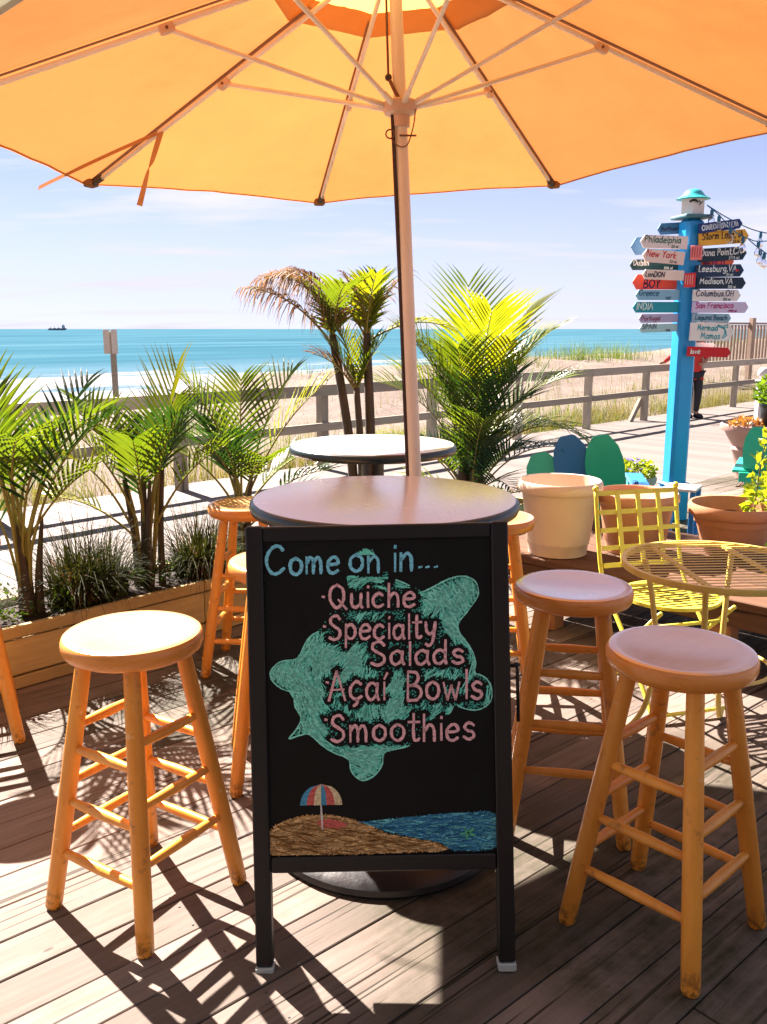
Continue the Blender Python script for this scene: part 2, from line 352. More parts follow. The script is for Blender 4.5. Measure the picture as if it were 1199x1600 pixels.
# ------------------------------------------------------------------ single stroke hand lettering
G = {
 'a': (.6, [[(.5, .48), (.3, .6), (.08, .42), (.1, .12), (.28, 0), (.48, .18)], [(.52, .58), (.5, .2), (.58, 0)]]),
 'b': (.6, [[(.08, 1), (.08, 0)], [(.08, .4), (.3, .6), (.52, .4), (.48, .1), (.28, 0), (.08, .12)]]),
 'c': (.58, [[(.5, .5), (.3, .6), (.08, .4), (.1, .12), (.3, 0), (.52, .1)]]),
 'd': (.62, [[(.5, .45), (.3, .6), (.08, .4), (.1, .1), (.28, 0), (.5, .18)], [(.52, 1), (.5, .3), (.54, 0)]]),
 'e': (.58, [[(.08, .32), (.5, .36), (.46, .55), (.28, .6), (.08, .4), (.1, .1), (.3, 0), (.52, .1)]]),
 'f': (.48, [[(.45, .95), (.32, 1), (.22, .85), (.2, 0)], [(.05, .58), (.42, .58)]]),
 'g': (.6, [[(.5, .5), (.3, .6), (.08, .42), (.1, .15), (.28, .05), (.48, .2)], [(.52, .58), (.5, -.15), (.35, -.35), (.1, -.28)]]),
 'h': (.58, [[(.08, 1), (.08, 0)], [(.08, .35), (.3, .6), (.48, .45), (.5, 0)]]),
 'i': (.22, [[(.1, .6), (.1, 0)], [(.1, .82), (.11, .87)]]),
 'k': (.55, [[(.08, 1), (.08, 0)], [(.46, .6), (.1, .28), (.5, 0)]]),
 'l': (.22, [[(.1, 1), (.1, 0)]]),
 'm': (.8, [[(.06, .6), (.06, 0)], [(.06, .38), (.22, .6), (.36, .45), (.36, 0)], [(.36, .38), (.54, .6), (.68, .45), (.7, 0)]]),
 'n': (.58, [[(.08, .6), (.08, 0)], [(.08, .36), (.3, .6), (.48, .45), (.5, 0)]]),
 'o': (.62, [[(.3, .6), (.08, .45), (.08, .15), (.3, 0), (.52, .15), (.52, .45), (.3, .6)]]),
 'p': (.6, [[(.08, .6), (.08, -.35)], [(.08, .42), (.3, .6), (.52, .4), (.48, .1), (.28, 0), (.08, .14)]]),
 'r': (.46, [[(.08, .6), (.08, 0)], [(.08, .36), (.25, .58), (.42, .55)]]),
 's': (.54, [[(.46, .5), (.28, .6), (.1, .48), (.2, .32), (.4, .26), (.46, .1), (.26, 0), (.06, .1)]]),
 't': (.48, [[(.22, .95), (.22, .1), (.34, 0), (.44, .06)], [(.02, .66), (.44, .66)]]),
 'u': (.6, [[(.08, .6), (.08, .15), (.26, 0), (.46, .15)], [(.5, .6), (.48, .1), (.56, 0)]]),
 'v': (.56, [[(.05, .6), (.26, 0)], [(.26, 0), (.5, .6)]]),
 'w': (.76, [[(.04, .6), (.2, 0)], [(.2, 0), (.36, .5)], [(.36, .5), (.54, 0)], [(.54, 0), (.7, .6)]]),
 'x': (.54, [[(.05, .6), (.48, 0)], [(.48, .6), (.05, 0)]]),
 'y': (.6, [[(.08, .6), (.12, .25), (.3, .12), (.48, .3)], [(.52, .6), (.42, -.1), (.25, -.35), (.08, -.28)]]),
 'ç': (.58, [[(.5, .5), (.3, .6), (.08, .4), (.1, .12), (.3, 0), (.52, .1)], [(.3, 0), (.36, -.12), (.2, -.22)]]),
 'í': (.24, [[(.1, .6), (.1, 0)], [(.1, .74), (.22, .93)]]),
 'A': (.72, [[(.02, 0), (.34, 1)], [(.34, 1), (.68, 0)], [(.1, .36), (.62, .38)]]),
 'B': (.68, [[(.08, 1), (.08, 0)], [(.08, 1), (.4, .97), (.5, .78), (.36, .56), (.1, .52)], [(.1, .52), (.5, .48), (.62, .25), (.46, .03), (.08, 0)]]),
 'C': (.78, [[(.68, .84), (.55, .98), (.34, .98), (.1, .72), (.06, .35), (.25, .03), (.5, .02), (.72, .2)]]),
 'D': (.72, [[(.08, 1), (.08, 0)], [(.02, 1), (.4, .95), (.64, .6), (.58, .2), (.3, .0), (.04, 0)]]),
 'E': (.58, [[(.08, 1), (.08, 0)], [(.08, 1), (.5, 1)], [(.08, .52), (.44, .52)], [(.08, 0), (.52, 0)]]),
 'F': (.56, [[(.08, 1), (.08, 0)], [(.08, 1), (.54, 1)], [(.08, .52), (.42, .52)]]),
 'G': (.76, [[(.64, .84), (.5, .98), (.3, .95), (.08, .65), (.1, .2), (.32, .0), (.6, .1), (.64, .4)], [(.4, .42), (.72, .42)]]),
 'H': (.68, [[(.08, 1), (.08, 0)], [(.6, 1), (.6, 0)], [(.08, .5), (.6, .5)]]),
 'I': (.24, [[(.12, 1), (.12, 0)]]),
 'L': (.54, [[(.1, 1), (.08, 0)], [(.08, 0), (.5, .02)]]),
 'M': (.84, [[(.06, 0), (.14, 1)], [(.14, 1), (.4, .3)], [(.4, .3), (.68, 1)], [(.68, 1), (.76, 0)]]),
 'N': (.72, [[(.08, 0), (.08, 1)], [(.08, 1), (.62, 0)], [(.62, 0), (.62, 1)]]),
 'O': (.78, [[(.38, 1), (.1, .8), (.06, .35), (.36, 0), (.66, .25), (.68, .75), (.38, 1)]]),
 'P': (.62, [[(.08, 1), (.08, 0)], [(.08, 1), (.45, .95), (.54, .72), (.36, .5), (.08, .48)]]),
 'Q': (.8, [[(.36, 1), (.1, .8), (.06, .35), (.34, 0), (.62, .25), (.64, .75), (.36, 1)], [(.42, .34), (.78, -.06)]]),
 'S': (.66, [[(.56, .84), (.4, 1), (.16, .92), (.12, .7), (.32, .54), (.54, .38), (.54, .12), (.3, 0), (.06, .1)]]),
 'V': (.68, [[(.04, 1), (.32, 0)], [(.32, 0), (.62, 1)]]),
 'X': (.62, [[(.05, 1), (.56, 0)], [(.56, 1), (.05, 0)]]),
 'Y': (.62, [[(.04, 1), (.3, .52)], [(.58, 1), (.3, .5), (.28, 0)]]),
 '0': (.56, [[(.28, .9), (.08, .6), (.1, .2), (.28, 0), (.46, .2), (.46, .65), (.28, .9)]]),
 '1': (.3, [[(.06, .72), (.17, .9)], [(.17, .9), (.17, 0)]]),
 '2': (.56, [[(.08, .72), (.26, .9), (.44, .72), (.3, .35), (.06, 0)], [(.06, 0), (.5, 0)]]),
 '3': (.54, [[(.08, .85), (.34, .88), (.4, .65), (.2, .48), (.44, .35), (.38, .05), (.06, .04)]]),
 '5': (.54, [[(.44, .9), (.12, .9)], [(.12, .9), (.1, .52), (.36, .55), (.46, .28), (.3, .02), (.06, .06)]]),
 '6': (.54, [[(.4, .9), (.14, .55), (.1, .15), (.28, 0), (.46, .2), (.36, .42), (.12, .32)]]),
 '7': (.54, [[(.06, .9), (.48, .9)], [(.48, .9), (.2, 0)]]),
 '8': (.54, [[(.27, .5), (.1, .7), (.27, .9), (.42, .7), (.27, .5), (.08, .22), (.27, 0), (.46, .22), (.27, .5)]]),
 '9': (.54, [[(.42, .7), (.26, .88), (.1, .66), (.26, .48), (.42, .7), (.4, .3), (.24, 0)]]),
 ',': (.24, [[(.12, .06), (.06, -.14)]]), '.': (.24, [[(.1, .0), (.12, .04)]]), ' ': (.36, []), "'": (.2, [[(.1, 1), (.08, .8)]]),
}
def text_strokes(txt, x0, base, width, cap, jit=.0, seed=0, slant=0., hx=None):
    """polylines of a hand lettered word scaled to a given width, baseline and cap height"""
    r = random.Random(seed); tot = sum(G[c][0] for c in txt); k = width/tot; x = x0; out = []
    for c in txt:
        w, st = G[c]; oy = r.uniform(-jit, jit)*cap; s_ = 1+r.uniform(-jit, jit)
        for pl in st:
            q = [(x+.04*k+(px+slant*py)*k*s_*.86, base+oy+py*cap*s_) for px, py in pl]
            if len(q) > 2: q = [tuple(p)[:2] for p in catmull([(a, b, 0) for a, b in q], 5)]
            out.append(q)
        x += w*k
    return out
def ribbon(mb, pl, w, f, r=None, ew=.25):
    """flat stroke of width w along a 2D polyline, mapped to 3D by f"""
    P = [Vector((a, b)) for a, b in pl]; n = len(P)
    L = []; R = []
    for i, p in enumerate(P):
        t = (P[min(i+1, n-1)]-P[max(i-1, 0)])
        if t.length < 1e-9: t = Vector((1, 0))
        t.normalize(); nn = Vector((-t.y, t.x)); ww = w/2*(1+(r.uniform(-ew, ew) if r else 0))
        q = p
        if i == 0: q = p - t*w*.3; ww *= .75
        if i == n-1: q = p + t*w*.3; ww *= .75
        L.append(q+nn*ww); R.append(q-nn*ww)
    vs = [f(a.x, a.y) for a in L]+[f(a.x, a.y) for a in R]
    mb.add(vs, [(i, n+i, n+i+1, i+1) for i in range(n-1)])

# ------------------------------------------------------------------ the ground frame of the place
ANG = radians(46.0)                      # the boardwalk runs this way
EX = Vector((cos(ANG), sin(ANG), 0)); EN = Vector((-sin(ANG), cos(ANG), 0))
def bw(s, v, z=0.): return EX*s + EN*v + Vector((0, 0, z))
V_EDGE, V_RAIL = 3.785, 7.17

M = {}
MOSS_SHADE_X, MOSS_SHADE_Y = 2.2, 0.4  # offset sets the painted dark patches on the shaded right-hand boards
M['deck'] = wood_mat('deck_boards', (.252, .200, .170), (.155, .118, .094), (.020, .012, .006), green=(.095, .075, .045), varobj=.40, moss_shade=((.030, .030, .012), (MOSS_SHADE_X, MOSS_SHADE_Y, 0)), crk=(.615, .65), crackamt=.92)
M['boardwalk'] = wood_mat('boardwalk_boards', (.168, .142, .128), (.132, .110, .098), (.04, .033, .028), varobj=.16, crackamt=.5)
M['rail'] = wood_mat('weathered_rail_wood', (.42, .36, .29), (.27, .235, .185), (.07, .06, .045), green=(.24, .25, .19))
M['joist'] = pmat('dark_joists', (.03, .022, .015), .9)
M['planter'] = wood_mat('planter_boards', (.50, .38, .17), (.36, .27, .12), (.06, .035, .015), varobj=.15, green=(.30, .22, .09), crackamt=.4)
M['stand'] = wood_mat('plant_stand_wood', (.15, .072, .038), (.085, .042, .024), (.03, .018, .012), varobj=.2)
M['stoolwood'] = wood_mat('honey_varnished_wood', (.95, .43, .07), (.66, .23, .022), (.42, .14, .015), rough=.34, spec=.45, varobj=.14, crackamt=.35, grain=(7, 7, 1.0), green=(.60, .22, .03), scuff=True)
M['seatwood'] = pmat('seat_varnish', (.76, .40, .17), .2, .06, 7, .0, 1.0, stretch=(1, 5, 5), dirt=(.72, .36, .14), coat=1.0, coat_ior=2.1)
M['stoolrim'] = pmat('seat_rim_wood', (.72, .27, .05), .3, .12, 9, .0, .5, stretch=(1, 1, 6), dirt=(.55, .19, .03))
M['soil'] = pmat('potting_soil', (.035, .022, .014), .95, .4, 40, .6)

# ------------------------------------------------------------------ deck and boardwalk
def clip(poly, n, d):
    out = []
    for i in range(len(poly)):
        a, b = poly[i], poly[(i+1) % len(poly)]
        da, db = a.dot(n)-d, b.dot(n)-d
        if da <= 0: out.append(a)
        if (da < 0 < db) or (db < 0 < da): out.append(a+(b-a)*(da/(da-db)))
    return out
def plank_mesh(poly, th=.035, ch=.0026):
    """poly: list of 2D vectors in board coordinates, top face at z 0, chamfered upper edge"""
    n = len(poly); c = sum(poly, Vector((0, 0)))/n
    ins = []
    for i in range(n):
        a, p, b = poly[i-1], poly[i], poly[(i+1) % n]
        e1 = (p-a).normalized(); e2 = (b-p).normalized(); n1 = Vector((-e1.y, e1.x)); n2 = Vector((-e2.y, e2.x))
        k = n1+n2; k = k/max(.3, k.length_squared)*2 if k.length > 1e-4 else n1
        ins.append(p+k*ch)
    m = MB()
    vs = [(p.x, p.y, -th) for p in poly]+[(p.x, p.y, -ch*.7) for p in poly]+[(p.x, p.y, 0) for p in ins]
    fs = [tuple(range(2*n, 3*n))]+[(k*n+i, k*n+(i+1) % n, (k+1)*n+(i+1) % n, (k+1)*n+i) for k in (0, 1) for i in range(n)]
    fs.append(tuple(range(n-1, -1, -1)))
    m.add(vs, fs); me = bpy.data.meshes.new('plank'); me.from_pydata(m.v, [], m.f); me.update(); return me

base = MB().box((0, 0, 0), (30, 12, .05), Rz(ANG)).build('deck', M['joist'], None, loc=bw(4, V_EDGE-6.0, -.075)); struct(base)
DA = radians(41.0); du = Vector((cos(DA), sin(DA))); dv = Vector((-sin(DA), cos(DA)))
PW, GAP = .1405, .0042
shared = {}
en2 = Vector((EN.x, EN.y))
rr = random.Random(3)
for k in range(-14, 36):
    v0 = k*PW
    u = -4.2 + rr.choice([0, 1.2, 2.4]) + rr.uniform(-.2, .2)
    while u < 9.5:
        L = 3.6; c2 = du*(u+L/2)+dv*(v0+PW/2)
        rect = [Vector((-L/2+.002, -(PW-GAP)/2)), Vector((L/2-.002, -(PW-GAP)/2)), Vector((L/2-.002, (PW-GAP)/2)), Vector((-L/2+.002, (PW-GAP)/2))]
        wp = [c2+du*p.x+dv*p.y for p in rect]
        side = [p.dot(en2)-(V_EDGE-.004) for p in wp]
        u += L
        if min(side) >= 0 or c2.y < -4.2 or c2.x > 7.5: continue
        if max(side) <= 0:
            me = shared.setdefault('deck', plank_mesh(rect))
        else:
            q = clip(wp, en2, V_EDGE-.004)
            if len(q) < 3: continue
            me = plank_mesh([Vector(((p-c2).dot(du), (p-c2).dot(dv))) for p in q])
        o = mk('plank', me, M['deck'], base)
        o.matrix_parent_inverse = base.matrix_world.inverted(); o.parent = base
        o.location = (c2.x-base.location.x, c2.y-base.location.y, .075+rr.uniform(-.002, .001)); o.rotation_euler = (0, rr.uniform(-.0006, .0006), DA)
        o.matrix_parent_inverse = Matrix.Identity(4)

nl = MB()
for k in range(-6, 30):
    for j in range(-3, 9):
        for e in (.022, .119):
            c2 = du*(j*.61+.35+rr.uniform(-.012, .012))+dv*(k*PW+e+rr.uniform(-.006, .006))
            if c2.dot(en2) < V_EDGE-.05 and 1.2 < c2.y < 4.5: nl.lathe([(.0034, -.004), (.0034, .0004), (.0001, .0005)], 6, (c2.x-base.location.x, c2.y-base.location.y, .075))
o = nl.build('nail_heads', pmat('dull_nail_steel', (.05, .045, .04), .6, .3, 60), base); o['kind'] = 'stuff'
bwalk = MB().box((0, 0, 0), (60, V_RAIL-V_EDGE+.25, .05), Rz(ANG)).build('boardwalk', M['joist'], None, loc=bw(14, (V_RAIL+V_EDGE)/2+.12, -.075)); struct(bwalk)
LBW = V_RAIL+.28-V_EDGE
rect = [Vector((-LBW/2, -.068)), Vector((LBW/2, -.068)), Vector((LBW/2, .068)), Vector((-LBW/2, .068))]
bmesh_ = plank_mesh(rect)
for k in range(280):
    s = -4+k*.142
    p = bw(s, V_EDGE+LBW/2)
    o = mk('plank', bmesh_, M['boardwalk'], bwalk)
    o.location = (p.x-bwalk.location.x, p.y-bwalk.location.y, .075+rr.uniform(-.0015, .001)); o.rotation_euler = (0, 0, ANG+pi/2)

# unseen cafe front and eave behind the viewpoint, added to cut sky light
M['shade_clap'] = wood_mat('shade_wall_clapboard', (.20, .13, .09), (.13, .085, .06), (.05, .03, .02), varobj=.2)
cw = struct(MB().box((0, 0, 1.9), (16, .2, 3.8)).build('added_shade_wall', M['joist'], None, loc=(0, -5.0, 0)))
me = None
for k in range(24):
    if me is None: o = MB().box((0, 0, 0), (16, .022, .155), Matrix.Rotation(radians(4), 3, 'X')).build('added_shade_clapboard', M['shade_clap'], cw, loc=(0, .115, .08+k*.15)); me = o.data
    else: mk('added_shade_clapboard', me, None, cw, loc=(0, .115, .08+k*.15))
struct(MB().box((0, 0, 0), (16, 2.2, .12), Matrix.Rotation(radians(9), 3, 'X').inverted()).build('added_shade_eave', M['shade_clap'], None, loc=(0, -4.15, 3.1)))

# ------------------------------------------------------------------ beach, sea
def proj_px(p):
    d = Vector(p)-Vector((0, 0, 1.52)); return d.x/max(.1, d.y)
CREST = [(-2.0, -.3), (-.9, -.3), (-.44, -.32), (-.25, -.28), (-.17, -.12), (-.12, .14), (-.09, .36), (-.03, .42), (.02, .58), (.15, .58), (.22, .50), (.3, .56), (.37, .8), (.45, 1.05), (1.2, 1.3)]
def crest(t):
    if t <= CREST[0][0]: return CREST[0][1]
    for (a, za), (b, zb) in zip(CREST, CREST[1:]):
        if t <= b: return za+(zb-za)*(t-a)/(b-a)
    return CREST[-1][1]
def sm(a, b, x):
    t = min(1, max(0, (x-a)/(b-a))); return t*t*(3-2*t)
def ground_z(s, d):
    p = bw(s, V_RAIL+d); c = bw(s, V_RAIL+9.)
    zc = crest(c.x/max(c.y, 1.)) if c.y > 1 else 0
    z0 = -.10
    n1 = mnoise.noise(Vector((p.x*.33, p.y*.33, 1.3)))*.22 + mnoise.noise(Vector((p.x*1.1, p.y*1.1, 4.)))*.07 + mnoise.noise(Vector((p.x*3.1, p.y*3.1, 7.)))*.02
    if d < .35: return -.14
    up = z0+(zc-z0)*sm(.2, 9., d)**.8
    k = sm(.3, 3, d)*(1-sm(9, 22, d)*.7)
    if d <= 9: return up+n1*k
    dn = zc + (-2.55-zc)*sm(9, 27, d)
    if d > 27: dn = -2.55-(d-27)*.026
    return dn+n1*k
ss = np.concatenate([np.arange(-30, -6, 2.), np.arange(-6, 30, .55), np.arange(30, 80, 2.5), np.arange(80, 260, 20)])
dd = np.concatenate([np.arange(-12, .2, 3.), np.arange(.2, 12, .35), np.arange(12, 30, 1.2), np.arange(30, 120, 6)])
m = MB(); vs = []; fs = []
for i, s in enumerate(ss):
    for j, d in enumerate(dd):
        z = ground_z(float(s), float(d)) if d > 0.1 else -.32
        vs.append(bw(float(s), V_RAIL+float(d), z))
nd = len(dd)
for i in range(len(ss)-1):
    for j in range(nd-1): fs.append((i*nd+j, (i+1)*nd+j, (i+1)*nd+j+1, i*nd+j+1))
m.add(vs, fs)
mm, nt, b = new_mat('beach_sand')
v = coords(nt)
f = noise_n(nt, v, 1.2, 8, .7)
cc = ramp(nt, f, [(.3, (.145, .114, .096)), (.7, (.20, .16, .138))])
f2 = noise_n(nt, v, 14, 8, .75)
cc = mixrgb(nt, rng(nt, f2, .35, .7), cc, (.36, .25, .18), 'MIX') if False else mixrgb(nt, mul(nt, rng(nt, f2, .58, .75), .55), cc, (.075, .056, .042))
nt.links.new(cc, b.inputs['Base Color']); b.inputs['Roughness'].default_value = .95; b.inputs['Specular IOR Level'].default_value = .1
bump(nt, b, noise_n(nt, v, 5, 9, .75), .9, .05)
M['sand'] = mm
struct(m.build('beach', M['sand'], None, True))
# far ground under and behind everything
struct(MB().box((0, 0, 0), (400, 60, .1), Rz(ANG)).build('ground', M['sand'], None, loc=bw(40, -27, -.45)))

SEA_Z = -3.0
mm, nt, b = new_mat('sea_water')
v = coords(nt)
tcn = N(nt, 'ShaderNodeTexCoord'); sx = N(nt, 'ShaderNodeSeparateXYZ'); nt.links.new(tcn.outputs['Object'], sx.inputs[0])
band = noise_n(nt, coords(nt, (.006, .028, .02)), 1.0, 6, .62)
cc = ramp(nt, band, [(.3, (.022, .072, .106)), (.5, (.036, .100, .140)), (.72, (.070, .145, .186))])
# shallow water near the beach, then broken white water (object Y = metres off the waterline)
shal = rng(nt, sx.outputs['Y'], 70, 8)
cc = mixrgb(nt, mul(nt, shal, .7), cc, (.11, .155, .205))
fo = noise_n(nt, coords(nt, (.035, .11, .1)), 1.0, 9, .72)
fz = rng(nt, sx.outputs['Y'], 34, 6, .33, -.10)
sub = N(nt, 'ShaderNodeMath'); sub.operation = 'SUBTRACT'; nt.links.new(fo, sub.inputs[0])
near = rng(nt, sx.outputs['Y'], 60, 10, .66, .37)
nt.links.new(near, sub.inputs[1])
foam = rng(nt, sub.outputs[0], .0, .05)
caps = rng(nt, noise_n(nt, coords(nt, (.012, .12, .1)), 1.0, 8, .7), .69, .76)
cc = mixrgb(nt, foam, cc, (.22, .215, .23))
cc = mixrgb(nt, mul(nt, caps, .5), cc, (.20, .29, .33))
nt.links.new(cc, b.inputs['Base Color']); b.inputs['Roughness'].default_value = .5; b.inputs['Specular IOR Level'].default_value = .0
bump(nt, b, noise_n(nt, coords(nt, (.25, .7, .5)), 1.0, 8, .65), .35, .6)
M['sea'] = mm
SEA_V = V_RAIL+40
m = MB(); xs = [-40000, -9000, -2000, -500, -200]+list(range(-150, 400, 10))+[600, 1200, 3000, 9000, 40000]; ysv = [-8, 0, 4, 8, 12, 16, 20, 26, 32, 40, 60, 100, 200, 500, 1500, 6000, 40000]
vs = []
for x in xs:
    for y in ysv:
        z = 0.
        if 0 < y < 45 and -150 <= x < 400:
            z = .35*max(0, mnoise.noise(Vector((x*.02, y*.12, 3))))*(1-abs(y-20)/30 if abs(y-20) < 30 else 0)
        vs.append((x, y, z))
n_ = len(ysv); fs = [(i*n_+j, (i+1)*n_+j, (i+1)*n_+j+1, i*n_+j+1) for i in range(len(xs)-1) for j in range(n_-1)]
m.add(vs, fs); o = m.build('sea', M['sea'], None, True); o.location = bw(0, SEA_V, SEA_Z); o.rotation_euler = (0, 0, ANG); struct(o)

# cargo ship on the horizon
ship = thing('cargo_ship', 'tiny grey cargo ship on the horizon line at far left', 'ship', (-1130, 3100, SEA_Z), radians(4))
m = MB()
m.prism([(-28, 0), (28, 0), (33, 7), (30, 7), (-26, 5.5), (-30, 7)], lambda x, z, s: (x, -4 if s == 0 else 4, z)); m.build('hull', pmat('ship_hull', (.09, .13, .17), .6), ship)
m = MB().box((22, 0, 10.5), (9, 7, 9)); m.box((22, 0, 17), (5, 6, 4)); m.build('bridge', pmat('ship_white', (.30, .36, .40), .6), ship)
m = MB()
for x in (-22, -8, 6): m.box((x, 0, 9), (1, 1, 8)); m.box((x, 0, 6.8), (9, 5, 1.6))
m.build('cargo_crane', pmat('ship_crane', (.12, .16, .2), .6), ship)

# ------------------------------------------------------------------ boardwalk railing
rail = thing('boardwalk_railing', 'weathered grey wooden railing along the far edge of the boardwalk', 'railing', bw(0, V_RAIL), ANG)
S0, SP = 4.63-1.83*4, 1.83
pm = MB().box((0, 0, .30), (.10, .10, 1.16), None, .006)
pme = None
for k in range(26):
    s = S0+k*SP
    if pme is None:
        o = pm.build('post', M['rail'], rail, loc=(s, .0, 0)); pme = o.data
        # grain along the post: rotate mesh so that X is the length
        pme.transform(Matrix.Rotation(radians(90), 4, 'Y') @ Matrix.Translation((0, 0, 0)))
        o.rotation_euler = (0, radians(-90), 0)
    else:
        o = mk('post', pme, None, rail, loc=(s, 0, 0)); o.rotation_euler = (0, radians(-90), 0)
    o.location.z = 0
tm = None
for z, h, nm in ((.87, .118, 'top_rail'), (.475, .088, 'middle_rail')):
    me = None
    for k in range(13):
        s = S0+k*2*SP+SP
        if me is None:
            o = MB().box((0, 0, 0), (2*SP-.006, .042, h), None, .005).build(nm, M['rail'], rail, loc=(s, -.073, z)); me = o.data
        else: o = mk(nm, me, None, rail, loc=(s, -.073, z))
# knee brace behind one post, as seen below the mid rail
o = MB().box((0, 0, 0), (.62, .05, .09), Matrix.Rotation(radians(-48), 3, 'Y')).build('brace', M['rail'], rail, loc=(S0+9*SP-.24, .06, .12))

# sign post on the beach, seen from behind
bp = bw(0, 0); bs = thing('beach_sign', 'plain wooden post with blank sign boards standing on the sand', 'sign', (-4.58, 15.1, -.35))
MB().box((0, 0, .85), (.085, .085, 1.96), None, .008).build('post', M['rail'], bs)
MB().box((-.085, -.06, 1.66), (.10, .02, .40), None, .004).build('sign_board', pmat('sign_back_grey', (.48, .42, .36), .6, .2, 9), bs)
MB().box((.045, -.05, 1.66), (.10, .02, .40), Rz(radians(25)), .004).build('sign_board', pmat('sign_back_pale', (.50, .45, .40), .6, .2, 9), bs)

# dune walkway picket railing at far right
pk = thing('picket_railing', 'far grey picket railing on the dune at right edge', 'railing', (9.1, 24.5, .62), radians(28))
PKM = pmat('picket_wood', (.34, .24, .18), .8, .25, 6)
me = None
for k in range(34):
    if me is None:
        o = MB().box((0, 0, .5), (.07, .03, 1.02)).build('picket', PKM, pk, loc=(-1.2+k*.13, 0, 0)); me = o.data
    else: mk('picket', me, None, pk, loc=(-1.2+k*.13, 0, 0))
for x in (-.6, 1.3, 3.1): MB().box((x, -.1, .35), (.13, .13, 1.7 if x == 1.3 else 1.5)).build('post', PKM, pk)
MB().box((.95, 0, 1.05), (4.5, .12, .05)).build('top_rail', PKM, pk)

# ------------------------------------------------------------------ grass on the dunes
def blade(m, p, az, h, w, lean, seg=3):
    a = Vector((cos(az), sin(az), 0)); b = Vector((-sin(az), cos(az), 0)); vs = []
    for i in range(seg+1):
        t = i/seg; ang = lean*t
        q = Vector(p)+a*(h*t*sin(ang*.8))+Vector((0, 0, h*t*cos(ang*.8)))
        ww = w*(1-t*.92)
        vs += [q-b*ww/2, q+b*ww/2]
    m.add(vs, [(2*i, 2*i+1, 2*i+3, 2*i+2) for i in range(seg)])
M['dunegrass'] = leaf_mat('dune_grass_blades', (.10, .095, .03), (.15, .145, .045), .3, (1, .95, .45), .7, 1.2, dry=(.22, .165, .085))
M['dunegreen'] = leaf_mat('dune_green_blades', (.06, .105, .022), (.11, .15, .035), .35, (1, 1, .35), .6, 1.2)
r = random.Random(11); m1 = MB(); m2 = MB()
def clump(m, s, d, n, h, spread, w=.008):
    for _ in range(n):
        ds, d2 = r.gauss(0, spread), r.gauss(0, spread)
        z = ground_z(s+ds, max(.36, d+d2)); blade(m, bw(s+ds, V_RAIL+max(.2, d+d2), z-.02), r.uniform(0, 2*pi), h*r.uniform(.5, 1.15), w*r.uniform(.7, 1.4), r.uniform(.1, 1.3))
for s in np.arange(-6, 24, .42):                    # straw-coloured grass against the boardwalk edge
    dens = mnoise.noise(Vector((s*.55, 0, 9)))+.25
    if dens > -.1 and not (.35 < (s-8.0) < 1.0): clump(m1, float(s), .55+r.uniform(0, .4), int(110+260*max(0, dens)), .38, .26)
    clump(m1 if r.random() < .65 else m2, float(s), r.uniform(1.0, 3.2), 60, .36, .3)
for s in np.arange(-10, 45, .5):
    for _ in range(2):
        clump(m1 if r.random() < .6 else m2, float(s), r.uniform(1.5, 5.0) if s < 3.5 else r.uniform(2.0, 8.5), r.randint(8, 30), .42, .35)
for s in np.arange(-8, 60, .8):                     # crest of the dune
    cc_ = bw(float(s), V_RAIL+9); 
    if cc_.x/cc_.y > -.13 and mnoise.noise(Vector((s*.25, 3, 2))) > -.15: clump(m2, float(s), r.uniform(7.5, 11), r.randint(20, 60), .50, .5, .012)
for s, d, n, h in ((8.2, 6.0, 260, .75), (11.8, 1.0, 260, .38), (9.2, 1.5, 90, .35), (13.3, 1.3, 200, .35), (24, 7.5, 300, .7), (27, 8, 300, .7), (21, 8, 200, .6), (3.2, 8.5, 220, .45), (4.6, 9.2, 220, .4), (6.0, 9, 200, .4)):
    clump(m2, s, d, n, h, .45, .012)
o = m1.build('dune_grass', M['dunegrass']); o['kind'] = 'stuff'; o['label'] = 'straw coloured dune grass beyond the railing'; o['category'] = 'grass'
o = m2.build('dune_grass', M['dunegreen']); o['kind'] = 'stuff'; o['label'] = 'green beach grass tufts on the dune'; o['category'] = 'grass'

# ------------------------------------------------------------------ long planter box with palms
pl = thing('planter_box', 'long low wooden planter box lining the deck edge under the palms', 'planter', bw(0, 3.60), ANG)
PZ, PD, PS0, PS1 = .285, .42, -.6, 5.35
bh = (PZ)/2
def board(x0, x1, y, z0, z1, th=.03, nm='board'):
    return MB().box((0, 0, 0), (x1-x0-.004, th, z1-z0-.006), None, .004).build(nm, M['planter'], pl, loc=((x0+x1)/2, y, (z0+z1)/2))
seams = [PS0, .75, 2.42, 3.9, PS1]
for a, b_ in zip(seams, seams[1:]):
    board(a, b_, 0, .0, .06); board(a, b_, .004, .062, .225); board(a, b_, -.003, .227, PZ)
    board(a, b_, PD, .0, .14); board(a, b_, PD, .142, PZ)
for x in (PS0, PS1): MB().box((0, 0, 0), (.03, PD-.04, PZ-.01), None, .004).build('end_board', M['planter'], pl, loc=(x+(-.02 if x == PS0 else .02), PD/2, PZ/2))
m = MB(); nx, ny = 90, 6; vs = []
for i in range(nx+1):
    for j in range(ny+1):
        x = PS0+.03+(PS1-PS0-.06)*i/nx; y = .03+(PD-.06)*j/ny
        vs.append((x, y, PZ-.035+.02*mnoise.noise(Vector((x*6, y*6, 0)))))
m.add(vs, [(i*(ny+1)+j, (i+1)*(ny+1)+j, (i+1)*(ny+1)+j+1, i*(ny+1)+j+1) for i in range(nx) for j in range(ny)])
m.build('soil', M['soil'], pl, True)

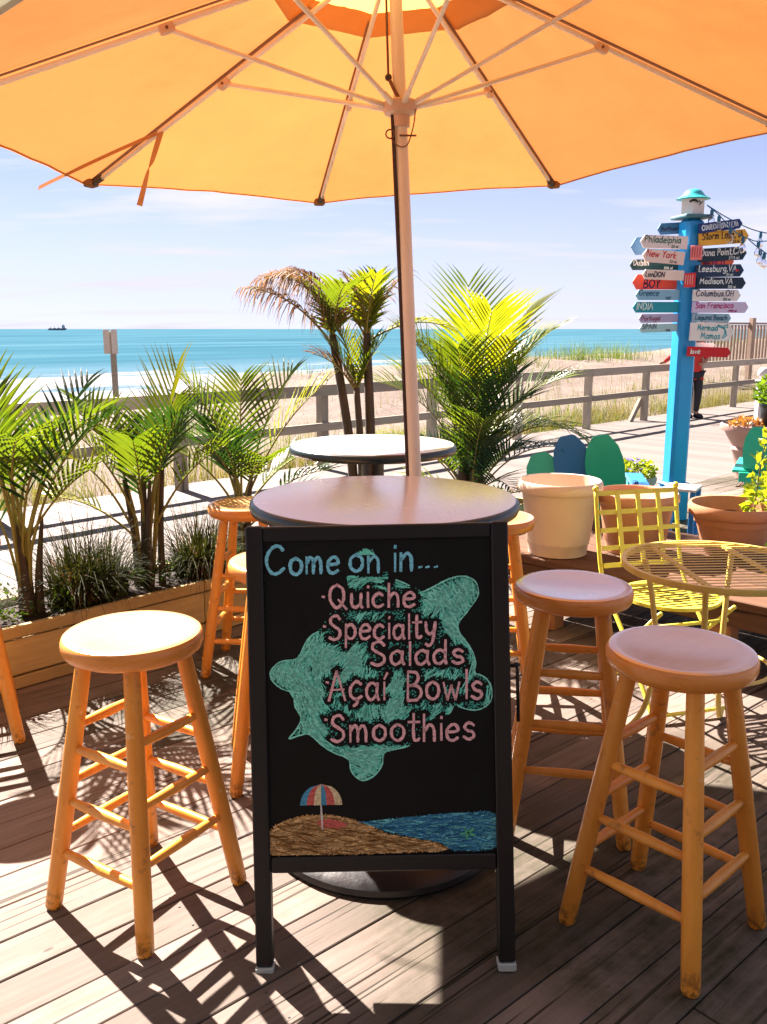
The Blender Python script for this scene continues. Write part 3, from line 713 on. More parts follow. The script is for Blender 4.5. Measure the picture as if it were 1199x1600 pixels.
# ------------------------------------------------------------------ plants: builders
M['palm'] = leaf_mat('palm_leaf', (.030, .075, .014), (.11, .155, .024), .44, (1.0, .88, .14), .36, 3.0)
M['palmy'] = leaf_mat('palm_leaf_yellowing', (.10, .15, .02), (.20, .21, .025), .44, (1.0, .9, .12), .4, 2.4)
M['palmdry'] = leaf_mat('palm_leaf_dry', (.13, .07, .04), (.22, .13, .06), .25, (1, .75, .4), .7, 4, dry=(.15, .13, .03))
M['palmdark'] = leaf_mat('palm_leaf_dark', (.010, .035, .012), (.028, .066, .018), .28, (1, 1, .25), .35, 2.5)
M['stem'] = pmat('palm_stem', (.10, .085, .03), .6, .4, 20, .4, dirt=(.05, .03, .015))
M['trunk'] = pmat('palm_trunk', (.055, .042, .03), .7, .5, 16, .5, dirt=(.16, .085, .05), stretch=(1, 1, .35))
M['rachis'] = pmat('leaf_stalk', (.22, .20, .04), .5, .3, 8)

def frond(m, root, az, el, length, droop, lf=.30, start=.3, pairs=24, w=.0225, fold=.45, seed=0, side=None, curl=.38, ragged=0., twist=0.):
    """palm leaf: curved stalk with two rows of folded, drooping leaflets; returns stalk points"""
    r = random.Random(seed); a = Vector((cos(az), sin(az), 0)); P = []; T = []
    p = Vector(root); n = 22
    for i in range(n+1):
        t = i/n; e = el-droop*t**1.6
        d = a*cos(e)+Vector((0, 0, sin(e))); P.append(p.copy()); T.append(d); p = p+d*(length/n)
    B = Vector((-sin(az), cos(az), 0))
    pairs = max(8, int(pairs*(.60 if not ragged else .9)))
    for i in range(pairs):
        t = start+(1-start)*(i+.5)/pairs; k = t*n; j = min(n-1, int(k)); q = P[j].lerp(P[j+1], k-j); d = T[j]
        up = B.cross(d).normalized(); up = up if up.z > -.2 else -up
        Bt = (B*cos(twist)+up*sin(twist)).normalized(); Ut = d.cross(Bt).normalized()
        if Ut.z < 0: Ut = -Ut
        prof = sin(pi*min(1, .16+.78*(t-start)/(1-start)))**.7
        for sd_ in (-1, 1):
            if r.random() < ragged*.4: continue
            ll = lf*1.34*prof*r.uniform(.85, 1.1)*(1-ragged*r.random()*.5)
            fw = .72+.85*(t-start)/(1-start)+r.uniform(-.06, .06)
            dr = (d*fw+Bt*sd_*1.0+Ut*fold*r.uniform(.7, 1.2)).normalized()
            wv = dr.cross(Ut).normalized(); nv = wv.cross(dr).normalized()
            vs = []; pos = q.copy(); dcur = dr.copy(); seg = 4
            for u in range(seg+1):
                s_ = u/seg; ww = w*(.35+1.3*s_ if s_ < .35 else .8*(1-s_)/.65+.03)
                vs += [pos-wv*ww*.5+nv*ww*.22, pos, pos+wv*ww*.5+nv*ww*.22]
                pos = pos+dcur*(ll/seg); dcur = (dcur+Vector((0, 0, -curl*.28*(1+ragged))) + (Vector((r.gauss(0, .15), r.gauss(0, .15), 0))*ragged)).normalized()
            m.add(vs, [(3*u+c, 3*u+c+1, 3*u+c+4, 3*u+c+3) for u in range(seg) for c in (0, 1)])
    return P

def palm(name, label, loc, fronds, stems, mats, group='potted palms along the planter', seed=0, fs=1., attach=True):
    """fronds: (root xyz, az deg, el deg, length, droop, leaflet, start, pairs, mat key[, opts])"""
    t = thing(name, label, 'palm', loc, 0, group)
    for pts, rads in stems:
        MB().tube(catmull(pts, 5), list(np.interp(np.linspace(0, 1, (len(pts)-1)*5+1), np.linspace(0, 1, len(rads)), rads)), 8).build('trunk', M['trunk'], t, True)
    for i, fr in enumerate(fronds):
        root, az, el, L, dr, lf, st, pr, mk_ = fr[:9]; kw = fr[9] if len(fr) > 9 else {}
        m = MB(); P = frond(m, root, radians(az), radians(el), L*fs, dr, lf*fs, st, pr, seed=seed*100+i, **kw)
        o = m.build('frond', M[mk_], t)
        if attach:
            q0 = Vector((root[0]*.45, root[1]*.45, 0)); P = [q0, q0.lerp(P[0], .5)+Vector((0, 0, .02))]+P
        MB().tube(P, list(np.linspace(.0085, .0018, len(P))), 5).build('stalk', M['rachis'], o, True)
    return t

def leafy(m, c, r3, n, size, rnd, elong=2.0, upw=.3):
    for _ in range(n):
        while True:
            q = Vector((rnd.uniform(-1, 1), rnd.uniform(-1, 1), rnd.uniform(-1, 1)))
            if q.length < 1 and rnd.random() < .25+.75*q.length: break
        p = Vector(c)+Vector((q.x*r3[0], q.y*r3[1], q.z*r3[2]))
        d = (q+Vector((rnd.gauss(0, .5), rnd.gauss(0, .5), rnd.gauss(0, .4)+upw))).normalized()
        s = d.cross(Vector((rnd.gauss(0, 1), rnd.gauss(0, 1), rnd.gauss(0, 1)+1e-3))).normalized(); nn = d.cross(s)
        L = size*rnd.uniform(.6, 1.2); W = L/elong
        m.add([p, p+d*L*.45+s*W*.5+nn*W*.15, p+d*L+nn*-.1*L, p+d*L*.45-s*W*.5+nn*W*.15, p+d*L*.5], [(0, 1, 4), (1, 2, 4), (2, 3, 4), (3, 0, 4)])

def grass_tuft(name, label, loc, n, h, spread, mat, lean=1.0, seed=0, w=.006, group='grass tufts in the planter'):
    rnd = random.Random(seed); t = thing(name, label, 'plant', loc, 0, group); m = MB()
    for _ in range(n):
        a = rnd.uniform(0, 2*pi); q = rnd.random()**.7*spread
        blade(m, (cos(a)*q*.5, sin(a)*q*.5, -.02), a+rnd.gauss(0, .5), h*rnd.uniform(.45, 1.1), w*rnd.uniform(.7, 1.3), rnd.uniform(.05, lean), 4)
    m.build('blades', mat, t); return t

# ------------------------------------------------------------------ palms
def ppos(s, v=3.82): return bw(s, v, PZ-.04)
R = random.Random(5)
def rnd_fronds(n, z0, z1, elr, Lr, dr, lf, st, mats, seed, spread=.05, az0=None, azr=180, pairs=22, **kw):
    r = random.Random(seed); out = []
    for i in range(n):
        az = (az0 + r.uniform(-azr, azr)) if az0 is not None else i*137.5+r.uniform(-20, 20)
        rt = (cos(radians(az))*spread*r.random(), sin(radians(az))*spread*r.random(), r.uniform(z0, z1))
        out.append((rt, az, r.uniform(*elr), r.uniform(*Lr), r.uniform(*dr), lf*r.uniform(.85, 1.15), st, pairs, r.choice(mats), kw))
    return out

# palm at the left edge
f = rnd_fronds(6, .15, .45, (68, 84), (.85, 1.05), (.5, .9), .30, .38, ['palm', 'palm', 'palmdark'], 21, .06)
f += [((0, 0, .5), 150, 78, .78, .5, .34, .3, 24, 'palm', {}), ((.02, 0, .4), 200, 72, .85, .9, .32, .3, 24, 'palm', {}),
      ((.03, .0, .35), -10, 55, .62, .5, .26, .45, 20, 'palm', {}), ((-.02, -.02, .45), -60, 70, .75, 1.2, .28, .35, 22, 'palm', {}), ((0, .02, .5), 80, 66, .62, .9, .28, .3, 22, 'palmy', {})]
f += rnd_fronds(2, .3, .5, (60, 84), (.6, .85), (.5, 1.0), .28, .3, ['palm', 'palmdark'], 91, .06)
palm('palm', 'bushy green palm cut off by the left edge of the photo', ppos(1.62), f, [([(0, 0, 0), (.0, 0, .2), (-.02, 0, .42)], [.042, .034, .008]), ([(.05, .02, 0), (.06, .02, .2), (.09, .03, .45)], [.024, .018, .006])], None, seed=1, fs=.78)
# second palm: several slender stems, fan standing up on the right
f = [((.06, 0, .30), 40, 84, .98, .25, .34, .42, 24, 'palmy', dict(curl=.12, fold=.35, twist=.0)), ((.05, 0, .3), 70, 80, .80, .5, .30, .4, 24, 'palm', {}),
     ((-.06, 0, .3), 172, 64, .78, 1.1, .26, .5, 20, 'palmy', {}), ((-.05, 0, .4), 150, 74, .74, .7, .28, .42, 24, 'palm', {}), ((-.04, 0, .35), 205, 70, .70, .6, .26, .42, 24, 'palm', {}),
     ((.05, 0, .3), -8, 62, .72, .7, .26, .45, 22, 'palm', {}), ((0, 0, .3), -80, 72, .70, .7, .26, .42, 22, 'palm', {}), ((0, 0, .3), 100, 74, .72, .6, .26, .42, 22, 'palmdark', {}),
     ((.0, 0, .2), 188, 50, .66, .9, .22, .5, 18, 'palmy', {}), ((.03, 0, .3), -40, 76, .78, .5, .28, .45, 22, 'palmdark', {})]
f += rnd_fronds(2, .3, .45, (70, 84), (.5, .65), (.4, .9), .27, .32, ['palm', 'palmdark', 'palmdark'], 92, .06)
palm('palm', 'green palm with slender dark stems behind the sunlit stool', ppos(2.24), f,
     [([(-.05, 0, 0), (-.055, 0, .25), (-.09, 0, .55)], [.018, .014, .009]), ([(0, .0, 0), (.0, 0, .3), (.01, 0, .62)], [.026, .02, .010]), ([(.07, .02, 0), (.075, .02, .3), (.10, .02, .6)], [.02, .016, .009]), ([(.03, -.04, 0), (.03, -.04, .3), (.05, -.04, .55)], [.016, .013, .008])], None, seed=2, fs=.82)
# third palm, between the stool and the railing
f = [((.02, 0, .35), 8, 66, .95, .55, .30, .4, 24, 'palmy', dict(curl=.2)), ((.02, 0, .35), 35, 76, .92, .5, .28, .4, 24, 'palm', {}), ((0, 0, .35), 95, 78, .85, .5, .28, .38, 24, 'palm', {}),
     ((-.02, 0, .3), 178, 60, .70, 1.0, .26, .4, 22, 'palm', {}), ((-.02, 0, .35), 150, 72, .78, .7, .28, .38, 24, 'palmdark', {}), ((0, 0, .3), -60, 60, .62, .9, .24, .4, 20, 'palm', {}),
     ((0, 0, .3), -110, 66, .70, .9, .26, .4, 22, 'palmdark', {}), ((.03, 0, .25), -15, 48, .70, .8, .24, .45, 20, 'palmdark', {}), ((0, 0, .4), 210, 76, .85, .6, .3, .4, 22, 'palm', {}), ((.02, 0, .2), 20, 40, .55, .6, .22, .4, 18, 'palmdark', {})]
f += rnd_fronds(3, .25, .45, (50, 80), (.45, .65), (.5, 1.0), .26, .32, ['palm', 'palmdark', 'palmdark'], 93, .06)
palm('palm', 'spreading green palm right behind the back left stool', ppos(2.84), f,
     [([(-.02, 0, 0), (-.02, 0, .3), (-.03, 0, .5)], [.024, .02, .01]), ([(.03, 0, 0), (.035, 0, .3), (.06, 0, .52)], [.02, .016, .01])], None, seed=3, fs=.84)
# three bare trunks with drying crowns
TB = ppos(3.75)
def trio(label, off, pts, rads, fr, seed):
    return palm('palm', label, TB+Vector(off), fr, [(pts, rads)], None, seed=seed, attach=False)
K = dict(ragged=.55, curl=2.0, w=.017)
zt = 1.24
trio('tall bare-trunked palm with big brown frond drooping to the left', (-.03, 0, 0), [(0, 0, 0), (-.02, 0, .45), (-.07, 0, .85), (-.135, 0, zt)], [.033, .03, .027, .024], [
    ((-.13, 0, zt-.05), 168, 80, .72, 2.1, .30, .15, 44, 'palmdry', K), ((-.13, 0, zt-.06), 178, 52, .66, 1.0, .26, .22, 34, 'palmdry', K), ((-.13, 0, zt-.05), 150, 84, .60, 1.5, .30, .12, 40, 'palmdry', K), ((-.13, 0, zt-.05), 200, 82, .62, 1.9, .30, .12, 40, 'palmdry', K),
    ((-.13, 0, zt-.05), 60, 80, .40, .9, .20, .12, 22, 'palmdry', dict(ragged=.4, curl=.6)), ((-.13, 0, zt-.05), 190, 78, .40, .8, .20, .12, 22, 'palm', dict(ragged=.4, curl=.6)), ((-.13, 0, zt-.05), -70, 76, .45, 1.2, .22, .12, 22, 'palm', dict(ragged=.4)), ((-.13, 0, zt-.06), 100, 80, .5, 1.2, .22, .12, 22, 'palmdry', K)], 4)
trio('short middle palm of the three bare trunks with leaves like a shuttlecock', (.02, -.03, 0), [(0, 0, 0), (-.01, 0, .45), (-.04, 0, .93)], [.027, .024, .018], [
    ((-.04, 0, .9), 172, 68, .34, .4, .2, .1, 18, 'palm', dict(ragged=.2)), ((-.04, 0, .9), 30, 76, .34, .4, .2, .1, 18, 'palm', dict(ragged=.2)), ((-.04, 0, .9), 150, 82, .38, .5, .2, .1, 18, 'palmy', dict(ragged=.3)),
    ((-.04, 0, .9), 190, 60, .36, .9, .2, .1, 18, 'palmdry', dict(ragged=.5)), ((-.04, 0, .9), 0, 72, .38, .5, .18, .1, 18, 'palm', dict(ragged=.2))], 5)
trio('tall straight palm trunk with upright yellow leaves beside the umbrella pole', (.07, .0, 0), [(0, 0, 0), (-.005, 0, .5), (-.015, 0, .9), (-.03, 0, 1.25)], [.034, .031, .028, .024], [
    ((-.03, 0, 1.22), 20, 68, .48, .6, .2, .15, 22, 'palmdry', dict(ragged=.7, curl=1.2)), ((-.03, 0, 1.22), 100, 84, .38, .4, .16, .12, 20, 'palmy', dict(ragged=.3)), ((-.03, 0, 1.22), 170, 80, .40, .5, .18, .12, 20, 'palmdry', dict(ragged=.5, curl=.9)),
    ((-.03, 0, 1.22), -60, 82, .38, .5, .16, .12, 20, 'palmy', dict(ragged=.3)), ((-.03, 0, 1.22), 160, 60, .40, .9, .2, .15, 20, 'palmdry', dict(ragged=.7, curl=1.2)), ((-.03, 0, 1.20), 0, 30, .55, 1.1, .16, .25, 22, 'palmy', dict(ragged=.1, curl=.5)), ((-.03, 0, 1.22), 60, 78, .4, .4, .2, .12, 20, 'palm', dict(ragged=.3))], 6)
# lush palm at right of the umbrella pole
f = [((0, 0, .3), 95, 86, 1.42, .35, .42, .36, 32, 'palm', dict(curl=.25, fold=.3)), ((.03, 0, .4), 20, 82, 1.18, .62, .44, .40, 24, 'palmy', dict(curl=.3, fold=.1, w=.036)), ((-.03, 0, .35), 160, 76, 1.15, .7, .38, .36, 30, 'palm', {}),
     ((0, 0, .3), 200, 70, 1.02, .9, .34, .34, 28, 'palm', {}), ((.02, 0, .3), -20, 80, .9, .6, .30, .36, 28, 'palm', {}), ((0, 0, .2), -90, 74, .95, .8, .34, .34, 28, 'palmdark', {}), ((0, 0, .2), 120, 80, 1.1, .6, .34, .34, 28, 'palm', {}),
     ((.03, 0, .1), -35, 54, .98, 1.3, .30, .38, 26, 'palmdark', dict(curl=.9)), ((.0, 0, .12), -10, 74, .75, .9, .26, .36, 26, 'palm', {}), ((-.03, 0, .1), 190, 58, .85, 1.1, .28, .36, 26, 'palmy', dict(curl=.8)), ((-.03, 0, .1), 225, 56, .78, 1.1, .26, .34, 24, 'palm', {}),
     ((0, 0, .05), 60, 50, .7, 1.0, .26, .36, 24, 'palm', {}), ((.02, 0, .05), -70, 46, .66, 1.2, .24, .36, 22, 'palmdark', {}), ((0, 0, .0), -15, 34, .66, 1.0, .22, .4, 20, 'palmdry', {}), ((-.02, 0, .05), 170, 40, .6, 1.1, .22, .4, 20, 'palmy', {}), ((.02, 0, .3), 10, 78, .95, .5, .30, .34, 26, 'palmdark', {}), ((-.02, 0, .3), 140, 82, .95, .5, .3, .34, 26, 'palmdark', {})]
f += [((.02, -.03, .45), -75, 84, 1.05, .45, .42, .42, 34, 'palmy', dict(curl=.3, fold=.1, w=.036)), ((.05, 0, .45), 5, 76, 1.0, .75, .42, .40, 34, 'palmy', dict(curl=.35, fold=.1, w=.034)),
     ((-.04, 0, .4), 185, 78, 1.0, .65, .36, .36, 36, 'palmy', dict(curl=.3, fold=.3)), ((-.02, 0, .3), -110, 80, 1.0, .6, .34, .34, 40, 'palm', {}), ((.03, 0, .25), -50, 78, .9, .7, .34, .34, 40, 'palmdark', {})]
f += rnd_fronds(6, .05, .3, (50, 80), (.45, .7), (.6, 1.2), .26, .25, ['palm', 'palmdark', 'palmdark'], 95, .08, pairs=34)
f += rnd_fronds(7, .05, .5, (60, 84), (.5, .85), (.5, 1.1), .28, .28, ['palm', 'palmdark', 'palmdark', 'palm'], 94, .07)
f += [((.04, -.02, .25), -28, 58, 1.0, 1.75, .30, .35, 30, 'palm', dict(curl=.9)), ((.03, 0, .3), 12, 66, 1.05, 1.1, .36, .36, 28, 'palm', {}), ((-.03, 0, .3), 172, 64, 1.0, 1.0, .36, .36, 28, 'palm', {})]
palm('palm', 'lush tall palm right of the umbrella pole with bright yellow fronds', ppos(4.85), f,
     [([(-.06, 0, 0), (-.06, 0, .25), (-.05, 0, .5)], [.05, .045, .02]), ([(.05, .02, 0), (.055, .02, .25), (.07, .02, .5)], [.042, .036, .018]), ([(.0, -.05, 0), (.01, -.05, .25), (.02, -.05, .5)], [.03, .026, .014])], None, seed=7, fs=.93)

# ------------------------------------------------------------------ planter underplanting
M['tuft'] = leaf_mat('tuft_blades', (.014, .022, .008), (.045, .052, .016), .22, (1, .9, .4), .75, 5, dry=(.10, .045, .03), spec=.08)
M['cover'] = leaf_mat('ground_cover_leaf', (.022, .05, .012), (.06, .10, .022), .35, (1, .95, .25), .55, 6, spec=.12)
tl = [(1.86, 3.80, 'dark reddish-green grass tuft between the left edge palm and the slender palm', 260, .42, .26), (2.02, 3.86, 'brown-tipped grass tuft touching the slender-stemmed palm on its left', 200, .36, .22), (2.54, 3.80, 'dark grass tuft just left of the back left stool', 260, .40, .24), (1.36, 3.78, 'low grass tuft at the extreme left end of the planter', 120, .26, .18)]
for i, (s, v_, lb, n, h, sp) in enumerate(tl): grass_tuft('grass_tuft', lb, bw(s, v_, PZ-.03), int(n*2.2), h*1.1, sp, M['tuft'], 1.9, i+40, .009)
rnd = random.Random(77); m = MB()
for s in np.arange(-.5, 5.3, .045):
    leafy(m, bw(float(s), 3.66+rnd.uniform(0, .3), PZ+.01+rnd.uniform(-.01, .04)), (.07, .07, .05), 26, .032, rnd, 1.6)
o = m.build('ground_cover', M['cover']); o['kind'] = 'stuff'; o['label'] = 'small leaved green ground cover filling the planter'; o['category'] = 'ground cover'
M['bush'] = leaf_mat('bush_leaf', (.05, .12, .015), (.15, .24, .03), .4, (1, .95, .2), .35, 6)
M['redflower'] = pmat('red_petals', (.55, .06, .02), .6, .3, 30)
def bush(name, label, loc, rad, n, size, mat, seed, flowers=0, fm=None, cat='plant', elong=2., stem_h=None, group=None):
    rnd = random.Random(seed); t = thing(name, label, cat, loc, 0, group); m = MB(); st = MB()
    for k in range(7):
        a = rnd.uniform(0, 2*pi); e = Vector((cos(a)*rad[0]*.6, sin(a)*rad[1]*.6, rad[2]*rnd.uniform(.9, 1.7)))
        st.tube([(0, 0, -.01), e*.5+Vector((0, 0, .02)), e], [.005, .004, .002], 5)
    leafy(m, (0, 0, rad[2]*.95), rad, n, size, rnd, elong)
    st.build('stem', M['stem'], t); m.build('foliage', mat, t)
    for k in range(flowers):
        a = rnd.uniform(0, 2*pi); q = rnd.random()**.5
        c = Vector((cos(a)*q*rad[0], sin(a)*q*rad[1], rad[2]*(1+.95*sqrt(max(0, 1-q*q)))+.01)); fl = MB()
        for j in range(5):
            w = 2*pi*j/5+a; d = Vector((cos(w), sin(w), .5)).normalized(); s_ = d.cross(Vector((0, 0, 1))).normalized(); L = .022
            fl.add([c, c+d*L*.6+s_*L*.45, c+d*L, c+d*L*.6-s_*L*.45], [(0, 1, 2, 3)])
        fl.build('flower', fm, t)
    return t
bush('shrub', 'low bright green shrub with red flowers under the back table left side', bw(3.28, 3.80, PZ-.03), (.17, .17, .13), 330, .06, M['bush'], 1, 2, M['redflower'], group='flowering shrubs in the planter')
bush('shrub', 'low green shrub directly behind the back table column', bw(3.62, 3.78, PZ-.03), (.18, .16, .14), 330, .06, M['bush'], 2, 3, M['redflower'], group='flowering shrubs in the planter')
bush('shrub', 'low dark green shrub between back table and umbrella pole', bw(4.05, 3.80, PZ-.03), (.17, .16, .14), 300, .06, M['bush'], 3, 0, M['redflower'], group='flowering shrubs in the planter')

# ------------------------------------------------------------------ bar stools
def make_stool():
    t = bpy.data.objects.new('bar_stool', None); col.objects.link(t)
    prof = [(1e-6, .706), (.13, .706), (.158, .709), (.172, .717), (.178, .731), (.178, .747), (.174, .757), (.165, .7615), (.15, .761), (.11, .756), (.05, .7525), (1e-6, .752)]
    MB().lathe(prof[:8]+[(.15, .755), (1e-6, .748)], 48).build('seat', M['stoolrim'], t, 50)
    MB().lathe([(.172, .7590), (.165, .7618), (.15, .7613), (.11, .7565), (.05, .753), (1e-6, .7525)], 48, cap=False).build('seat_top', M['seatwood'], t, True)
    tops, feet = [], []
    for k in range(4):
        a = k*pi/2+pi/4; tp = Vector((cos(a)*.118, sin(a)*.118, .722)); ft = Vector((cos(a)*.247, sin(a)*.247, 0)); tops.append(tp); feet.append(ft)
        d = tp-ft
        m = MB().tube([ft, ft+d*.012, ft+d*.25, ft+d*.6, tp], [.0185, .0225, .0235, .0232, .0205], 12); o = m.build('leg', M['stoolwood'], t, 40)
    for k in range(4):
        k2 = (k+1) % 4
        for z in ((.215, .36, .515) if k % 2 == 0 else (.165, .31, .455)):
            a = feet[k].lerp(tops[k], z/.722); b_ = feet[k2].lerp(tops[k2], z/.722)
            m = MB().tube([a, a.lerp(b_, .12), a.lerp(b_, .5), a.lerp(b_, .88), b_], [.0095, .0115, .0145, .0115, .0095], 10); m.build('rung', M['stoolwood'], t, True)
    return t
stools = [((-.645, 2.143, 0), 58, 'sunlit round wooden bar stool standing left of the chalkboard', 0),
          ((-.605, 3.83, 0), 85, 'wooden bar stool at back left beside the planter, seat dappled with leaf shade', 0),
          ((-.345, 2.86, 0), 8.7, 'wooden bar stool mostly hidden behind the left side of the chalkboard', 0),
          ((.577, 2.56, 0), -10, 'shaded wooden bar stool just right of the chalkboard, lilac sheen on seat', 0),
          ((.725, 2.02, 0), 43, 'nearest wooden bar stool at front right, lilac sheen on seat', 0),
          ((.45, 3.56, 0), -5, 'wooden bar stool behind the front table at right, next to the beige pot', 0),
          ((-1.60, 3.13, 0), 26, 'bar stool at the left edge of which only one worn leg shows', 0)]
proto = make_stool()
for i, (p, rz, lb, _) in enumerate(stools):
    o = proto if i == 0 else copy_tree(proto)
    o.location = p; o.rotation_euler = (0, 0, radians(rz)); tag(o, lb, 'stool', 'wooden bar stools')

# ------------------------------------------------------------------ bar tables
M['tabletop'] = pmat('table_laminate', (.80, .74, .73), .24, .03, 5, 0, .9, dirt=(.77, .70, .69), coat=.7, coat_ior=1.8)
M['tabledge'] = pmat('table_edge_rubber', (.016, .03, .036), .3, .25, 12)
M['tablebase'] = pmat('black_cast_iron', (.016, .016, .018), .32, .3, 30, .15)
def make_table(loc, R_, label):
    t = thing('bar_table', label, 'table', loc, 0, 'round pedestal bar tables'); H = 1.046
    MB().lathe([(1e-6, H-.003), (R_-.012, H-.003), (R_-.012, H+.0015), (R_-.016, H+.002), (1e-6, H+.002)], 96).build('table_top', M['tabletop'], t, 50)
    MB().lathe([(R_-.10, H-.036), (R_-.02, H-.036), (R_-.005, H-.031), (R_, H-.018), (R_-.003, H-.005), (R_-.011, H), (R_-.05, H-.004)], 96, cap=False).build('edge', M['tabledge'], t, True)
    MB().lathe([(R_*.98-.03, H-.034), (R_*.9-.03, H-.030), (1e-6, H-.030)], 64).build('underside', M['tablebase'], t)
    MB().lathe([(.15, H-.036), (.15, H-.05), (.05, H-.06), (.045, H-.07)], 32).build('top_plate', M['tablebase'], t, 40)
    MB().lathe([(.047, .05), (.047, H-.06)], 32).build('column', M['tablebase'], t, 40)
    MB().lathe([(.355, .0), (.362, .010), (.358, .026), (.335, .042), (.24, .055), (.10, .066), (.05, .085)], 64).build('base', M['tablebase'], t, 40)
    return t
make_table((.003, 2.475, 0), .386, 'front round bar table right behind the chalkboard')
make_table((-.045, 3.665, 0), .352, 'back round bar table behind the umbrella pole')

# ------------------------------------------------------------------ patio umbrellas
M['canvas'] = cloth_mat('umbrella_canvas', (.50, .29, .12), (.300, .114, .030), .60)
M['ventcloth'] = cloth_mat('umbrella_vent_canvas', (.60, .38, .15), (.60, .31, .085), .72)
M['canvas2'] = cloth_mat('umbrella_canvas_beige', (.55, .50, .42), (.30, .30, .2), .25)
M['polewood'] = pmat('painted_pole', (.80, .70, .58), .42, .12, 10, 0, .4, stretch=(1, 1, .2))
M['cord'] = pmat('dark_cord', (.05, .03, .025), .8)
M['rust'] = pmat('rusty_metal', (.17, .06, .03), .6, .4, 60)
M['hubplastic'] = pmat('hub_plastic', (.62, .42, .30), .45, .12, 20)
M['pocket'] = pmat('rib_pocket_dark', (.06, .05, .04), .8)
def make_umbrella(foot, ax, zA, Rr, drop, ph, drun, frj, canvas, label, full=True):
    t = thing('patio_umbrella', label, 'umbrella', foot, 0, 'market umbrellas'); F0 = Vector(foot)
    ax = Vector(ax).normalized(); A = ax*zA
    e1 = (Vector((1, 0, 0))-ax*ax.x).normalized(); e2 = ax.cross(e1)
    def rim(k): a = ph+k*pi/4; return e1*cos(a)+e2*sin(a)
    Vt = [A+rim(k)*Rr-ax*drop for k in range(8)]
    def rib_pt(k, f): return A.lerp(Vt[k % 8], f)
    # canopy panels between neighbouring ribs, sagging a little between them
    F_IN, n, mth = .205, 22, 18
    for k in range(8):
        m = MB(); vs = []
        for i in range(n+1):
            f_ = F_IN+(1-F_IN)*i/n
            a, b_ = rib_pt(k, f_), rib_pt(k+1, f_)
            for j in range(mth+1):
                g = j/mth; p = a.lerp(b_, g); sag = sin(pi*g)
                p = p - ax*(-.010*f_*sag) + ((A-ax*drop*f_)-p)*(.010*sag*f_*f_)
                p = p + ax*(.028 + .007*sag*mnoise.noise(Vector((k*3+g*3, f_*4, 0))) + .004*sag*mnoise.noise(Vector((k*7+g*9, f_*13, 5))))
                vs.append(p)
        m.add(vs, [(i*(mth+1)+j, (i+1)*(mth+1)+j, (i+1)*(mth+1)+j+1, i*(mth+1)+j+1) for i in range(n) for j in range(mth)])
        o = m.build('canopy_panel', canvas, t, True)
        # narrow hem folded under the rim
        h = MB(); q = vs[-(mth+1):]; hv = []
        for p in q: hv += [p-ax*.004, p+(A-ax*drop-p).normalized()*.013-ax*.004+ax*.004]
        h.add(hv, [(2*j, 2*j+1, 2*j+3, 2*j+2) for j in range(mth)]); h.build('hem', canvas, o, True)
    m = MB(); vs = []
    for k in range(8):
        a_ = A
        for i in range(6):
            f_ = .29*i/5; vs.append(rib_pt(k, f_)+ax*(.05+.01*(1-i/5)))
    for k in range(8):
        for i in range(5):
            a0, a1 = k*6+i, ((k+1) % 8)*6+i
            m.f.append((a0, a0+1, a1+1, a1))
    m.v = [tuple(p) for p in vs]; m.build('vent_cap', M['ventcloth'] if full else canvas, t, True)
    for k in range(8):
        o = MB().tube([rib_pt(k, .03), rib_pt(k, .4), rib_pt(k, .96)], [.0085, .0095, .0085], 8).build('rib', M['polewood'], t, True)
        MB().box(rib_pt(k, .975)+ax*.012, (.045, .05, .028), Matrix.Rotation(ph+k*pi/4, 3, ax), .004).build('rib_pocket', canvas, o)
        MB().tube([rib_pt(k, .93)+ax*.0, rib_pt(k, .965)+ax*.004], [.0125, .0125], 8).build('rib_tip', M['pocket'], o, True)
        # seam tape over the rib
        s_ = MB(); B = (Vt[k]-A).normalized().cross(ax).normalized()
        s_.add([rib_pt(k, .22)+B*.011+ax*.020, rib_pt(k, .97)+B*.011+ax*.020, rib_pt(k, .97)-B*.011+ax*.020, rib_pt(k, .22)-B*.011+ax*.020], [(0, 1, 2, 3)]); s_.build('seam_tape', M['seam'], o)
        J = rib_pt(k, frj)-ax*.008; Rn = A-ax*drun+rim(k)*.05+ax*.012
        s = MB().tube([Rn, Rn.lerp(J, .08), Rn.lerp(J, .09), Rn.lerp(J, .5), Rn.lerp(J, .92), J], [.0105, .0105, .0075, .0075, .0075, .0085], 8).build('strut', M['polewood'], t, True)
        MB().box(J, (.05, .024, .03), (Vt[k]-A).to_track_quat('X', 'Z').to_matrix(), .004).build('bracket', M['hubplastic'], s)
        MB().tube([J-B*.016, J+B*.016], .005, 8).build('bolt', M['rust'], s)
    Ry = ax.to_track_quat('Z', 'Y').to_matrix()
    MB().tube([ax*.12, ax*1.0, ax*(zA+.02)], [.0235, .0235, .021], 20).build('pole', M['polewood'], t, 40)
    MB().lathe([(.024, -.055), (.03, -.055), (.032, -.02), (.052, -.012), (.058, .0), (.058, .022), (.05, .028), (.024, .03)], 24, A-ax*drun, Ry).build('runner', M['hubplastic'], t, 40)
    MB().lathe([(.02, -.05), (.045, -.03), (.05, 0), (.045, .02), (.022, .05), (.022, .10), (.012, .13), (1e-5, .135)], 24, A, Ry).build('top_hub', M['hubplastic'], t, 40)
    MB().lathe([(.24, 0), (.245, .01), (.24, .05), (.20, .065), (.06, .075), (.035, .085), (.033, .30), (.028, .305)], 48).build('base', M['tablebase'], t, 40)
